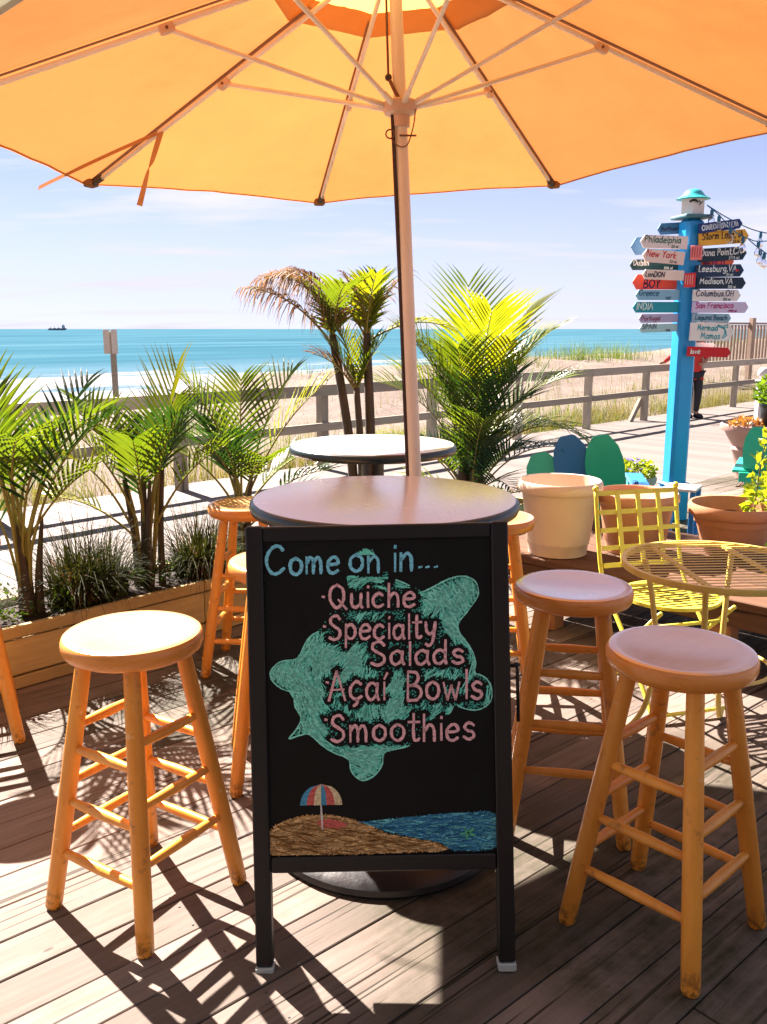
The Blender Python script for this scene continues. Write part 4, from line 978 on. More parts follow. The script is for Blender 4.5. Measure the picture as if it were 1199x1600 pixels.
    if full:
        lf = Vector((-1, -.25, 0)).normalized()
        MB().tube([A-ax*.05+lf*.03, A-ax*.25+lf*.034, A-ax*(drun-.11)+lf*.036], .0045, 6).build('pulley_cord', M['rust'], t)
        MB().sphere(A-ax*(drun-.10)+lf*.036, .012, 10, 6).build('cord_knot', M['cord'], t)
        MB().tube([A-ax*(drun-.10)+lf*.036, A-ax*(drun-.06)+lf*.02+Vector((.0, -.02, 0)), A-ax*(drun-.025)+Vector((.0, -.026, 0))], .006, 6).build('pulley_cord', M['rust'], t)
        MB().tube([A-ax*(drun+.0)+lf*.028+Vector((0, -.01, 0)), A-ax*(drun+.6)+lf*.026, ax*.95+lf*.027, ax*.5+lf*.027], .0065, 8).build('hoist_cord', M['cord'], t)
        c = A-ax*(drun+.085)
        MB().tube([c+Vector((-.006, -.024, 0)), c+Vector((.05, -.03, -.002))], .0032, 6).build('stop_pin', M['rust'], t)
        ring = [c+Vector((-.038+.014*cos(w), -.026, .004+.014*sin(w))) for w in np.linspace(0, 2*pi, 15)]
        MB().tube(ring, .0028, 6).build('pin_ring', M['rust'], t)
        ch = catmull([A-ax*(drun)+Vector((.05, -.03, -.004)), c+Vector((.04, -.035, .03)), c+Vector((.02, -.032, -.03)), c+Vector((-.01, -.032, -.035)), c+Vector((-.035, -.028, -.01))], 8)
        for i in range(0, len(ch)-1, 1): pass
        MB().tube(ch, .0022, 5).build('chain', M['rust'], t)
        # tie straps hanging from the left rib
        P = rib_pt(3, .70); w0 = Vector((.012, 0, 0))
        for nm, e in (('tie_strap', [P+Vector((.0, -.01, -.005)), P+Vector((-.04, -.02, -.12)), P+Vector((-.055, -.03, -.16)), P+Vector((-.094, -.035, -.285))]), ('tie_strap', [P+Vector((-.01, 0, -.005)), P+Vector((-.2, .02, -.075)), P+Vector((-.44, .045, -.17)), P+Vector((-.524, .055, -.205))])):
            cu = catmull(e, 6); sm_ = MB(); vs = []
            for i, p in enumerate(cu):
                tw = .5+2.2*i/len(cu) if nm and e[3].y < P.y else .3
                d = Vector((cos(tw), sin(tw)*.4, .25)).normalized()*.013 if e[3].y < P.y else Vector((.3, 0, .9)).normalized()*.009
                vs += [p-d, p+d]
            sm_.add(vs, [(2*i, 2*i+1, 2*i+3, 2*i+2) for i in range(len(cu)-1)]); sm_.build(nm, M['strap'], t)
    return t
M['seam'] = pmat('seam_tape', (.34, .17, .08), .8, .15, 30)
M['strap'] = cloth_mat('tie_strap_canvas', (.55, .30, .13), (.42, .19, .06), .45)
make_umbrella((.159, 3.07, 0), (-.046, .035, .998), 2.737, 1.538, .552, .254, .496, .483, M['canvas'], 'big orange-tan market umbrella spread over the two bar tables')
make_umbrella((-2.02, 1.22, 0), (0, 0, 1), 2.62, 1.50, .55, radians(17), .5, .48, M['canvas2'], 'second umbrella of which only a grey-beige corner shows at top left', False)

# ------------------------------------------------------------------ A-frame chalkboard
M['boardframe'] = pmat('black_board_frame', (.007, .007, .008), .45, .3, 20, 0, .4)
M['slate'] = pmat('chalkboard_face', (.0045, .005, .005), .6, .5, 9, 0, .2, dirt=(.010, .012, .0115))
M['footcap'] = pmat('pale_foot_cap', (.40, .44, .42), .5)
sg = thing('sandwich_board', 'black A-frame chalkboard with green turtle drawing and chalk menu', 'sign', (.006, 1.85, 0), 0)
sg.rotation_euler = (0, radians(-1.25), 0)
LEAN = math.atan2(.19, 1.05); SD, SU = Vector((0, sin(LEAN), cos(LEAN))), Vector((0, cos(LEAN), -sin(LEAN)))
def S(a, l, depth=0.): return Vector((a, 0, 0))+SD*l-SU*depth      # across, up along the board, out towards the viewer
def sbox(x0, x1, l0, l1, d0, d1, ch=.003):
    Mx = Matrix((Vector((1, 0, 0)), SU, SD)).transposed(); return MB().box(S((x0+x1)/2, (l0+l1)/2, (d0+d1)/2), (x1-x0, abs(d1-d0), l1-l0), Mx, ch)
W2 = .313
for x0, x1 in ((-W2, -W2+.040), (W2-.040, W2)): sbox(x0, x1, .018, 1.082, -.03, .008).build('stile', M['boardframe'], sg)
for x0, x1 in ((-W2-.002, -W2+.042), (W2-.042, W2+.002)): sbox(x0, x1, -.004, .016, -.033, .011).build('foot_cap', M['footcap'], sg)
sbox(-W2+.041, W2-.041, 1.045, 1.080, -.028, .006).build('top_rail', M['boardframe'], sg)
sbox(-W2+.041, W2-.041, .245, .283, -.028, .006).build('bottom_rail', M['boardframe'], sg)
face = sbox(-W2+.0405, W2-.0405, .2835, 1.0445, -.02, -.002, 0).build('chalkboard', M['slate'], sg)
# rear frame of the A, hinged at the top
RD = Vector((0, .42, 1.03)).normalized()
def rearbox(x0, x1, l0, l1):
    top = S(0, 1.07, -.045); foot = Vector((0, top.y-.035, .0)); d = (top-foot); L = d.length; d.normalize(); nn = Vector((1, 0, 0)).cross(d)
    Mx = Matrix((Vector((1, 0, 0)), -nn, d)).transposed(); return MB().box(Vector(((x0+x1)/2, 0, 0))+foot+d*(l0+l1)/2*L, (x1-x0, .028, (l1-l0)*L), Mx, .003)
for sx in (-1, 1):
    tp = S(0, 1.04, -.045); vs = []
    for (x, y, z) in ((sx*.322, tp.y-.035, 0), (sx*.275, tp.y, tp.z)):
        vs += [(x-.017*1, y-.013, z), (x+.017, y-.013, z), (x+.017, y+.013, z), (x-.017, y+.013, z)]
    MB().add(vs, [(3, 2, 1, 0), (4, 5, 6, 7), (0, 1, 5, 4), (1, 2, 6, 5), (2, 3, 7, 6), (3, 0, 4, 7)]).build('rear_leg', M['boardframe'], sg)
rearbox(-.27, .27, .36, .96).build('rear_panel', M['slate'], sg)
# hooked rod on the right stile
MB().tube([S(W2+.001, .735, -.004), S(W2+.016, .735, -.004), S(W2+.018, .72, -.004), S(W2+.018, .60, -.004)], .0042, 8).build('hook_rod', M['boardframe'], sg, True)
MB().sphere(S(W2+.017, .737, -.004), .009, 12, 8, .6).build('rod_knob', M['boardframe'], sg, True)

# chalk art; drawing coordinates run like pixels of a 650 px per metre sketch of the board
def C2(px, py): return (px-(587.5+(py-820)*.0218))/650., 1.0797-(py-820)*.00155
def CF(lift):
    def f(px, py):
        a, l = C2(px, py); return S(a, l, lift-.002)
    return f
blue = chalk_mat('chalk_blue', (.28, .78, .96), .32); green = chalk_mat('chalk_green', (.24, .97, .76), .34); pink = chalk_mat('chalk_pink', (.98, .56, .58), .32)
words = [('C', 413, 893, 36, 42, blue), ('ome', 450, 893, 82, 41, blue), ('on', 543, 892, 53, 42, blue), ('in', 611, 891, 36, 44, blue)]
words2 = [('Quiche', 512, 947, 138, 36, pink), ('Specialty', 511, 996, 172, 37, pink), ('Salads', 575, 1037, 152, 36, pink), ('Açaí', 511, 1090, 94, 45, pink), ('Bowls', 632, 1092, 124, 44, pink), ('Smoothies', 513, 1156, 231, 42, pink)]
rt = random.Random(5); allpts = []
def chalk_word(txt, x0, base_, wd, cap, mat, nm='lettering', w=7.5, seed=1, extra=()):
    m = MB()
    for plx in text_strokes(txt, x0, 0, wd, cap, .03, seed):
        q = [(x+rt.gauss(0, .15), base_-y+rt.gauss(0, .15)) for x, y in plx]; allpts.extend(q); ribbon(m, q, w, CF(.0022), rt, .2)
    m.build(nm, mat, face)
for i, wd in enumerate(words): chalk_word(*wd, seed=i, w=5.2)
for i, wd in enumerate(words2): chalk_word(*wd, seed=i+10, w=4.6)
m = MB()
for x in (656, 667, 680): ribbon(m, [(x-2, 887), (x+2, 886)], 4, CF(.0022), rt)
m.build('lettering', blue, face)
m = MB()
for x, y in ((505, 929), (507, 975), (511, 1062), (509, 1120)):
    ribbon(m, [(x-1, y), (x+1, y+.5)], 5, CF(.0022), rt); allpts.append((x, y))
m.build('bullet_dots', pink, face)
TUR = [(542, 897), (560, 899), (594, 897), (597, 886), (604, 892), (606, 902), (625, 908), (645, 918), (658, 925), (675, 918), (695, 908), (715, 902), (732, 904), (743, 913), (746, 930), (738, 945), (722, 965), (715, 975), (716, 988), (728, 1004), (738, 1020), (742, 1038), (741, 1052), (753, 1057), (764, 1068), (768, 1085), (765, 1098), (754, 1107), (740, 1110), (724, 1107), (710, 1101), (704, 1112), (694, 1120), (680, 1121), (668, 1128), (655, 1150), (648, 1158), (632, 1166), (601, 1173), (597, 1191), (587, 1207), (570, 1216), (558, 1213), (548, 1200), (544, 1182), (525, 1174), (506, 1163), (492, 1150), (480, 1142), (464, 1145), (451, 1149), (464, 1133), (470, 1116), (461, 1100), (457, 1078), (440, 1071), (426, 1059), (422, 1047), (428, 1036), (440, 1028), (464, 1024), (474, 1006), (484, 991), (497, 983), (503, 975), (509, 962), (520, 953), (540, 946), (548, 930), (543, 913)]
def raster(polys, mat, nm, lift, cell=1.6, halo=7.5, ragged=3.0, seed=1, avoid=None, holes=0.):
    xs_ = [p[0] for p in polys[0]]; ys_ = [p[1] for p in polys[0]]
    X, Y = np.meshgrid(np.arange(min(xs_)-2, max(xs_)+2, cell), np.arange(min(ys_)-2, max(ys_)+2, cell))
    rs = np.random.RandomState(seed)
    jx, jy = X+rs.normal(0, ragged*.18, X.shape), Y+rs.normal(0, ragged*.35, X.shape)
    inside = np.zeros(X.shape, bool); P = polys[0]
    for (ax_, ay_), (bx_, by_) in zip(P, P[1:]+P[:1]):
        c_ = ((ay_ > jy) != (by_ > jy)) & (jx < (bx_-ax_)*(jy-ay_)/(by_-ay_+1e-9)+ax_); inside ^= c_
    if avoid is not None and len(avoid):
        A_ = np.array(avoid); D = np.full(X.shape, 1e9)
        for px, py in A_:
            D = np.minimum(D, ((X-px)/1.25)**2+(Y-py)**2)
        inside &= np.sqrt(D) > halo+rs.normal(0, ragged*.5, X.shape)
    if holes: inside &= rs.rand(*X.shape) > holes
    mb = MB(); f_ = CF(lift); h = cell*.53
    for x, y in zip(X[inside], Y[inside]):
        o_ = len(mb.v); mb.v += [tuple(f_(x-h, y-h)), tuple(f_(x-h, y+h)), tuple(f_(x+h, y+h)), tuple(f_(x+h, y-h))]; mb.f.append((o_, o_+1, o_+2, o_+3))
    return mb.build(nm, mat, face)
def inpoly(P, x, y):
    c_ = False
    for (ax_, ay_), (bx_, by_) in zip(P, P[1:]+P[:1]):
        if (ay_ > y) != (by_ > y) and x < (bx_-ax_)*(y-ay_)/(by_-ay_)+ax_: c_ = not c_
    return c_
gl = chalk_mat('chalk_green_light', (.34, .97, .78), .33); green_thin = chalk_mat('chalk_green_thin', (.14, .80, .62), .48)
dense = []
for x, y in allpts: dense.append((x, y))
raster([TUR], green_thin, 'turtle_drawing', .0006, avoid=dense, holes=.5)
AP = np.array(allpts)
def tdist(x, y): return float(np.sqrt((((AP[:, 0]-x)/1.2)**2+(AP[:, 1]-y)**2).min()))
def hatch(poly, n, ang, length, width, mat, nm, lift, avoid=9., wob=.5, seed=1):
    r_ = random.Random(seed); m = MB(); xs_ = [p[0] for p in poly]; ys_ = [p[1] for p in poly]; c = 0; tries = 0
    while c < n and tries < n*6:
        tries += 1
        x, y = r_.uniform(min(xs_), max(xs_)), r_.uniform(min(ys_), max(ys_))
        a = ang(x, y)+r_.gauss(0, .22); L = length*r_.uniform(.5, 1.3); k = r_.gauss(0, wob)
        q = [(x+cos(a)*L*t+k*4*t*t*sin(a), y+sin(a)*L*t-k*4*t*t*cos(a)) for t in (-.5, -.17, .17, .5)]
        if not (inpoly(poly, *q[0]) and inpoly(poly, *q[3])): continue
        if avoid and min(tdist(*q[0]), tdist(*q[1]), tdist(*q[3])) < avoid*r_.uniform(.75, 1.1): continue
        ribbon(m, q, width*r_.uniform(.6, 1.3), CF(lift), r_, .3); c += 1
    o = m.build(nm, mat, face); o['kind'] = 'stuff'; return o
def swirl(x, y):
    dx_, dy_ = x-600, y-1045
    return atan2(dy_, dx_)+pi/2+.5*mnoise.noise(Vector((x*.02, y*.02, 0))) if abs(dx_) > 90 or abs(dy_) > 100 else -1.1+.9*mnoise.noise(Vector((x*.03, y*.03, 0)))
hatch(TUR, 1500, swirl, 15, 2.2, green, 'turtle_strokes', .0011, seed=3)
hatch(TUR, 750, swirl, 17, 1.8, gl, 'turtle_strokes', .0016, seed=4)
m = MB(); run = []
for p in [tuple(p)[:2] for p in catmull([(x, y, 0) for x, y in TUR[5:33]], 3)]+[None]+[tuple(p)[:2] for p in catmull([(x, y, 0) for x, y in TUR[36:64]], 3)]+[None]:
    if p is not None and tdist(*p) > 8.5: run.append(p)
    else:
        if len(run) > 2: ribbon(m, run, 2.0, CF(.0018), rt, .5)
        run = []
m.build('turtle_outline', gl, face)['kind'] = 'stuff'
raster([[(556, 867), (562, 859), (572, 856), (582, 860), (586, 868), (572, 865)]], green, 'turtle_drawing', .0008, seed=3)
sandc = chalk_mat('chalk_sand', (.85, .48, .18), .46); sand2 = chalk_mat('chalk_sand_light', (.95, .62, .28), .38); seac = chalk_mat('chalk_sea', (.10, .38, .52), .47); seal = chalk_mat('chalk_sea_light', (.22, .74, .80), .38)
SANDP = [(418, 1330), (417, 1297), (425, 1286), (450, 1275), (480, 1269), (520, 1270), (550, 1277), (580, 1288), (602, 1300), (640, 1308), (680, 1315), (702, 1325), (690, 1330), (560, 1332), (430, 1332)]
SEAP = [(556, 1282), (590, 1280), (625, 1276), (680, 1272), (740, 1269), (762, 1268), (778, 1275), (779, 1325), (760, 1330), (708, 1330), (688, 1316), (640, 1306), (604, 1298), (576, 1287)]
raster([SANDP], sandc, 'beach_drawing', .0008, seed=5, ragged=2.5, holes=.10)
raster([SEAP], seac, 'sea_drawing', .0011, seed=6, ragged=2.)
hatch(SANDP, 620, lambda x, y: .12*mnoise.noise(Vector((x*.02, y*.05, 0)))+(.25 if x < 470 else -.05)*0+.0, 26, 1.9, sand2, 'sand_strokes', .0015, 0, .3, 5)
hatch(SANDP, 160, lambda x, y: .1, 24, 1.6, chalk_mat('chalk_brown', (.30, .15, .05), .35), 'sand_strokes', .0018, 0, .3, 6)
hatch(SEAP, 260, lambda x, y: .12 if x < 660 else -.03, 26, 1.8, seal, 'wave_strokes', .0016, 0, .3, 7)
hatch(SEAP, 200, lambda x, y: .1 if x < 660 else .0, 28, 1.6, chalk_mat('chalk_deep_blue', (.06, .26, .48), .38), 'wave_strokes', .0019, 0, .3, 8)
cx, cy, ru = 501, 1254, 33
cols = [chalk_mat('chalk_stripe_blue', (.10, .36, .55), .38), chalk_mat('chalk_stripe_red', (.72, .16, .14), .38), chalk_mat('chalk_stripe_cream', (.85, .72, .42), .38)]
edges = [0, .16, .33, .5, .63, .82, 1.]
for k in range(6):
    m = MB(); f_ = CF(.001); a0, a1 = edges[k], edges[k+1]; n = 8; vs = []
    for i in range(n+1):
        h = i/n; w = sqrt(max(0, 1-h*h)); vs += [f_(cx-ru*w+2*ru*w*a0, cy-ru*h), f_(cx-ru*w+2*ru*w*a1, cy-ru*h)]
    m.add(vs, [(2*i, 2*i+1, 2*i+3, 2*i+2) for i in range(n)]); m.build('umbrella_drawing', cols[[0, 1, 2, 0, 1, 2][k]], face)
m = MB(); ribbon(m, [(501, 1254), (502, 1272), (503, 1291)], 3.4, CF(.0028), rt); m.build('umbrella_drawing', chalk_mat('chalk_white', (.8, .75, .7), .36), face)
raster([[(495, 1278), (515, 1276), (535, 1281), (543, 1287), (530, 1290), (500, 1288)]], cols[1], 'towel_drawing', .0022, seed=8)
m = MB()
for k in range(5):
    w = k*2*pi/5+.5; ribbon(m, [(731, 1302), (731+11*cos(w), 1302+8*sin(w))], 4.5, CF(.0024), rt)
m.build('starfish_drawing', chalk_mat('chalk_star', (.14, .62, .30), .42), face)
m = MB(); ghost = chalk_mat('chalk_ghost', (.10, .20, .19), .62)
for q in ([(414, 850), (413, 1000), (416, 1200), (418, 1336)], [(600, 840), (690, 838), (765, 839), (772, 852), (774, 950)], [(776, 980), (781, 1150), (784, 1334)], [(420, 1338), (600, 1337), (783, 1335)]): ribbon(m, q, 1.6, CF(.0012), rt)
m.build('old_chalk_line', ghost, face)

# ------------------------------------------------------------------ signpost with arrow boards
SPX, SPY = 2.352, 7.0
sp = thing('signpost', 'tall blue signpost covered with painted arrow boards of place names', 'signpost', (SPX, SPY, 0), 0)
M['bluep'] = pmat('blue_post_paint', (.010, .27, .62), .38, .10, 10, .05, dirt=(.012, .30, .62))
RP = radians(12)
MB().box((0, 0, 1.17), (.150, .150, 2.34), Rz(RP), .024).build('post', M['bluep'], sp)
MB().box((0, 0, .14), (.178, .178, .28), Rz(RP), .010).build('post_base', M['bluep'], sp)
MB().box((0, 0, .295), (.198, .198, .03), Rz(RP), .012).build('base_moulding', M['bluep'], sp)
MB().box((0, 0, 2.352), (.235, .235, .024), Rz(RP), .006).build('cap_shelf', pmat('teal_shelf', (.05, .16, .20), .5), sp)
bh = MB().lathe([(.094, 2.364), (.094, 2.50)], 6, (0, 0, 0), Rz(RP)).build('birdhouse', pmat('birdhouse_white', (.72, .66, .62), .6, .06, 12), sp)
MB().lathe([(.122, 2.482), (.126, 2.485), (.105, 2.497), (.085, 2.508), (.072, 2.525), (.055, 2.545), (.025, 2.556), (1e-5, 2.558)], 24).build('roof', pmat('birdhouse_roof', (.03, .42, .45), .4, .2, 20), bh, 50)
fm = MB(); ff = lambda x, z: Vector((x, -.096, z)); ribbon(fm, [(-.055, 2.455), (-.038, 2.465), (-.015, 2.465), (0, 2.455)], .018, ff); ribbon(fm, [(.012, 2.46), (.024, 2.445)], .010, ff); ribbon(fm, [(.015, 2.43), (.04, 2.455)], .008, ff); fm.build('painted_fish', pmat('black_paint', (.01, .01, .012), .6), bh)
BOARDS = [  # side, x0, x1, z0, z1 in metres from the post axis, depth, board colour, tilt, lettering
 ('l', -0.242, -0.04, 2.235, 2.319, .06, (38, 95, 135), 3, [('Bethany', .42, 8, (20, 40, 70))]),
 ('l', -0.442, -0.04, 2.087, 2.216, .05, (80, 140, 185), 2, []),
 ('l', -0.415, -0.060, 2.115, 2.209, -.108, (235, 215, 210), -2, [('Philadelphia', .5, 0, (20, 110, 90)), ('132 mi', .2, 1, (60, 120, 110))]),
 ('l', -0.394, -0.075, 2.008, 2.102, -.108, (242, 212, 200), -5, [('New York', .5, 0, (215, 20, 20)), ('221 mi', .2, 1, (120, 110, 110))]),
 ('l', -0.450, -0.05, 1.966, 2.045, .02, (0, 62, 66), 0, [('Dublin', .5, 0, (230, 235, 230)), ('3316 mi', .25, 1, (230, 235, 230))]),
 ('l', -0.386, -0.070, 1.886, 1.958, -.108, (240, 215, 200), -2, [('LonDON', .5, 0, (15, 20, 50))]),
 ('l', -0.423, -0.05, 1.820, 1.933, .02, (235, 80, 58), 0, [('BOY', .55, 2, (40, 20, 80))]),
 ('l', -0.407, -0.05, 1.738, 1.815, -.03, (135, 185, 212), 0, [('Greece', .55, 0, (20, 95, 130)), ('5182', .25, 1, (20, 95, 130))]),
 ('l', -0.423, -0.05, 1.644, 1.725, -.03, (20, 150, 168), 0, [('INDIA', .6, 0, (225, 240, 235))]),
 ('l', -0.372, -0.05, 1.568, 1.635, -.03, (182, 175, 208), 1, [('Portugal', .5, 0, (150, 90, 120))]),
 ('l', -0.363, -0.05, 1.496, 1.558, -.03, (172, 208, 212), 2, [('SPAIN', .6, 0, (90, 100, 110)), ('3786', .25, 1, (70, 90, 120))]),
 ('r', 0.016, 0.342, 2.242, 2.312, -.112, (12, 45, 115), 7, [('CHARLOTTESVILLE,VA', .5, 0, (225, 235, 245))]),
 ('r', 0.03, 0.405, 2.146, 2.246, -.09, (245, 178, 55), 4, [('Storm Lake, IA', .5, 0, (25, 30, 20)), ('1233 mi', .2, 1, (90, 70, 30))]),
 ('r', 0.039, 0.412, 2.029, 2.126, -.06, (6, 50, 70), 3, [('Dana Point,CA', .5, 0, (235, 240, 240)), ('2779 mi', .22, 1, (225, 235, 235))]),
 ('r', 0.048, 0.343, 1.985, 2.060, .0, (240, 100, 60), 2, [('MEXICO', .55, 2, (150, 20, 110))]),
 ('r', 0.014, 0.382, 1.907, 1.998, -.108, (8, 45, 80), 1, [('Leesburg,VA', .5, 0, (235, 240, 240)), ('191 mi', .22, 1, (225, 235, 235))]),
 ('r', 0.030, 0.404, 1.819, 1.904, -.108, (5, 38, 62), 0, [('Madison,VA', .5, 0, (235, 240, 240)), ('222 mi', .22, 1, (225, 235, 235))]),
 ('r', 0.170, 0.412, 1.741, 1.804, .0, (240, 200, 40), 0, []),
 ('r', 0.008, 0.373, 1.727, 1.813, -.108, (232, 222, 222), 0, [('Columbus,OH', .5, 0, (10, 50, 90)), ('522 mi', .2, 1, (60, 90, 110))]),
 ('r', 0.010, 0.439, 1.641, 1.722, -.108, (208, 192, 226), 0, [('San Francisco', .5, 0, (185, 10, 110)), ('2935 mi', .22, 1, (170, 10, 110))]),
 ('r', 0.015, 0.313, 1.571, 1.635, -.108, (150, 178, 198), -1, [('Laguna Beach', .55, 0, (20, 100, 130))]),
 ('r', 0.005, 0.342, 1.430, 1.566, -.112, (238, 226, 224), -1, [('Mermaid', .32, 3, (20, 165, 180)), ("Mamas", .32, 4, (20, 165, 180))]),
 ('r', 0.064, 0.252, 1.375, 1.412, .02, (232, 222, 220), 0, []),
 ('r', -0.005, 0.329, 1.309, 1.383, -.112, (205, 12, 28), -2, [('love', .5, 0, (245, 240, 235))]),
]
pc = {}
def paint(c):
    if c not in pc: pc[c] = pmat('paint_%d_%d_%d' % c, tuple(min(.85, x*.95) for x in hexc(*c)), .5, .07, 9, .04)
    return pc[c]
CAPS = {'T': 0}
G['T'] = (.6, [[(.3, 1), (.3, 0)], [(.02, 1), (.58, 1)]]); G['R'] = (.64, [[(.08, 1), (.08, 0)], [(.08, 1), (.45, .95), (.52, .72), (.36, .52), (.08, .5)], [(.28, .5), (.58, 0)]])
rb = random.Random(9)
for side, x0, x1, z0, z1, y, c, tilt, txt in BOARDS:
    h = (z1-z0)/2; tip = h*.62; zc_ = (z0+z1)/2; xm = (x0+x1)/2; w = (x1-x0)/2; T = radians(tilt)
    poly = [(-w, -h), (w-tip, -h), (w, 0), (w-tip, h), (-w, h)]
    if side == 'l': poly = [(-x, z) for x, z in poly][::-1]
    yb = y
    def bf(x, z, s_, _xm=xm, _zc=zc_, _y=yb, _T=T):
        return Vector((_xm+x*cos(_T)-z*sin(_T), _y+(.009 if s_ == 0 else -.009), _zc+x*sin(_T)+z*cos(_T)))
    b_ = MB().prism(poly, bf).build('arrow_board', paint(c), sp)
    for tx, cap, mode, tcx in txt:
        H2 = 2*h
        fl = lambda x, z: bf(x, z, 1)+Vector((0, -.0015, 0))
        xl = -w+.02 if side == 'r' else -w+tip*.9
        xr = w-tip*.9 if side == 'r' else w-.015
        capm = cap*H2
        if mode in (0, 8): tw = (xr-xl)*.96; base_ = -.06*H2 if len(txt) > 1 else -.22*H2; x_ = xl
        elif mode == 1: tw = (xr-xl)*.34; base_ = -.42*H2; x_ = xr-tw
        elif mode == 2: tw = (xr-xl)*.7; base_ = -.38*H2; x_ = xl+(xr-xl)*.15
        elif mode == 3: tw = (xr-xl)*.58; base_ = .08*H2; x_ = xl+.03
        else: tw = (xr-xl)*.58; base_ = -.38*H2; x_ = xl+.06
        tw = min(tw, sum(G[k_][0] for k_ in tx)*capm*1.05)
        m = MB()
        for plx in text_strokes(tx, x_, base_, tw, capm, .04, len(tx), .08): ribbon(m, plx, max(.0072, capm*.16) if mode != 1 else .0046, fl, rb, .15)
        m.build('lettering', paint(tcx), b_)
    if c == (238, 226, 224):
        m = MB(); fl = lambda x, z: bf(x, z, 1)+Vector((0, -.0015, 0))
        for q in ([(.08, -.04), (.1, -.015), (.096, .015), (.084, .028)], [(.084, .028), (.056, .036), (.044, .048)], [(.084, .028), (.092, .048), (.112, .055)], [(.044, .048), (.072, .044), (.084, .028)], [(.112, .055), (.116, .036), (.084, .028)], [(.088, -.048), (.112, -.024), (.1, .015)]): ribbon(m, q, .009, fl)
        m.build('mermaid_tail', paint((20, 165, 180)), b_)
    if c == (8, 45, 80):
        m = MB(); fl = lambda x, z: bf(x, z, 1)+Vector((0, -.0016, 0)); ribbon(m, [(w-tip-.03, .0), (w-tip-.018, .0)], .02, fl); m.build('red_dot', paint((205, 12, 28)), b_)
for z0, z1, c, yaw in ((2.03, 2.135, (240, 130, 125), 30), (1.83, 1.935, (225, 50, 55), 52)):   # small boards nailed towards the viewer
    o = MB().box((0, 0, 0), (.085, .016, z1-z0), None, .003).build('arrow_board', paint(c), sp, loc=(.005 if c[1] > 100 else -.03, -.135, (z0+z1)/2)); o.rotation_euler = (0, 0, radians(-yaw+10))
    m = MB()
    for k in range(4): ribbon(m, [(-.03+k*.018, -.03), (-.028+k*.018, .035)], .006, lambda x, z: Vector((x, -.0105, z)))
    m.build('lettering', paint((170, 20, 40) if c[1] > 100 else (240, 200, 190)), o)

# ------------------------------------------------------------------ string lights
M['cable'] = pmat('teal_cable', (.02, .13, .24), .5)
gm, nt, b = new_mat('clear_bulb_glass'); b.inputs['Transmission Weight'].default_value = 1; b.inputs['Roughness'].default_value = .02; b.inputs['Base Color'].default_value = (.95, .92, .97, 1); b.inputs['IOR'].default_value = 1.2
M['bulb'] = gm
def string_light(label, pts, ts, seed):
    t = thing('string_light', label, 'string light', pts[0], 0, 'string lights tied to the signpost'); o0 = Vector(pts[0])
    cu = catmull([Vector(p)-o0 for p in pts], 12); MB().tube(cu, .004, 6).build('cable', M['cable'], t)
    for u in ts:
        p = cu[int(u*(len(cu)-1))]
        s = MB().lathe([(.009, -.042), (.013, -.038), (.013, -.012), (.008, 0), (.005, .006)], 12, p).build('socket', M['cable'], t, 40)
        MB().lathe([(.009, -.042), (.016, -.054), (.024, -.072), (.026, -.088), (.021, -.105), (.009, -.114), (1e-5, -.116)], 16, p).build('bulb', M['bulb'], s, True)
    return t
a0 = (SPX+.075, SPY-.09, 2.43)
def spo(x, y, z): return (SPX+x, SPY+y, z)
string_light('upper string of clear bulbs running right from the birdhouse', [a0, spo(.28, -.10, 2.315), spo(.55, -.12, 2.222), spo(1.1, -.3, 2.16), spo(2.2, -.7, 2.25)], (.25, .47, .7), 1)
string_light('middle string of clear bulbs sagging across the yellow arrow board', [a0, spo(.155, -.14, 2.35), spo(.27, -.16, 2.235), spo(.37, -.18, 2.18), spo(.52, -.22, 2.16), spo(1.2, -.5, 2.2)], (.10, .21, .36, .54, .76), 2)
string_light('lower string of clear bulbs dropping steeply at the right edge', [spo(.37, -.18, 2.175), spo(.47, -.20, 2.095), spo(.57, -.22, 2.055), spo(1.2, -.4, 1.9)], (.32, .55), 3)

# ------------------------------------------------------------------ plant stand and pots
D1, E1 = Vector((.7193, -.6947, 0)), Vector((.6947, .7193, 0))
st0 = Vector((.52, 4.56, 0))
ST = thing('plant_stand', 'low dark wooden plank stand carrying the big plant pots', 'plant stand', st0, atan2(D1.y, D1.x))
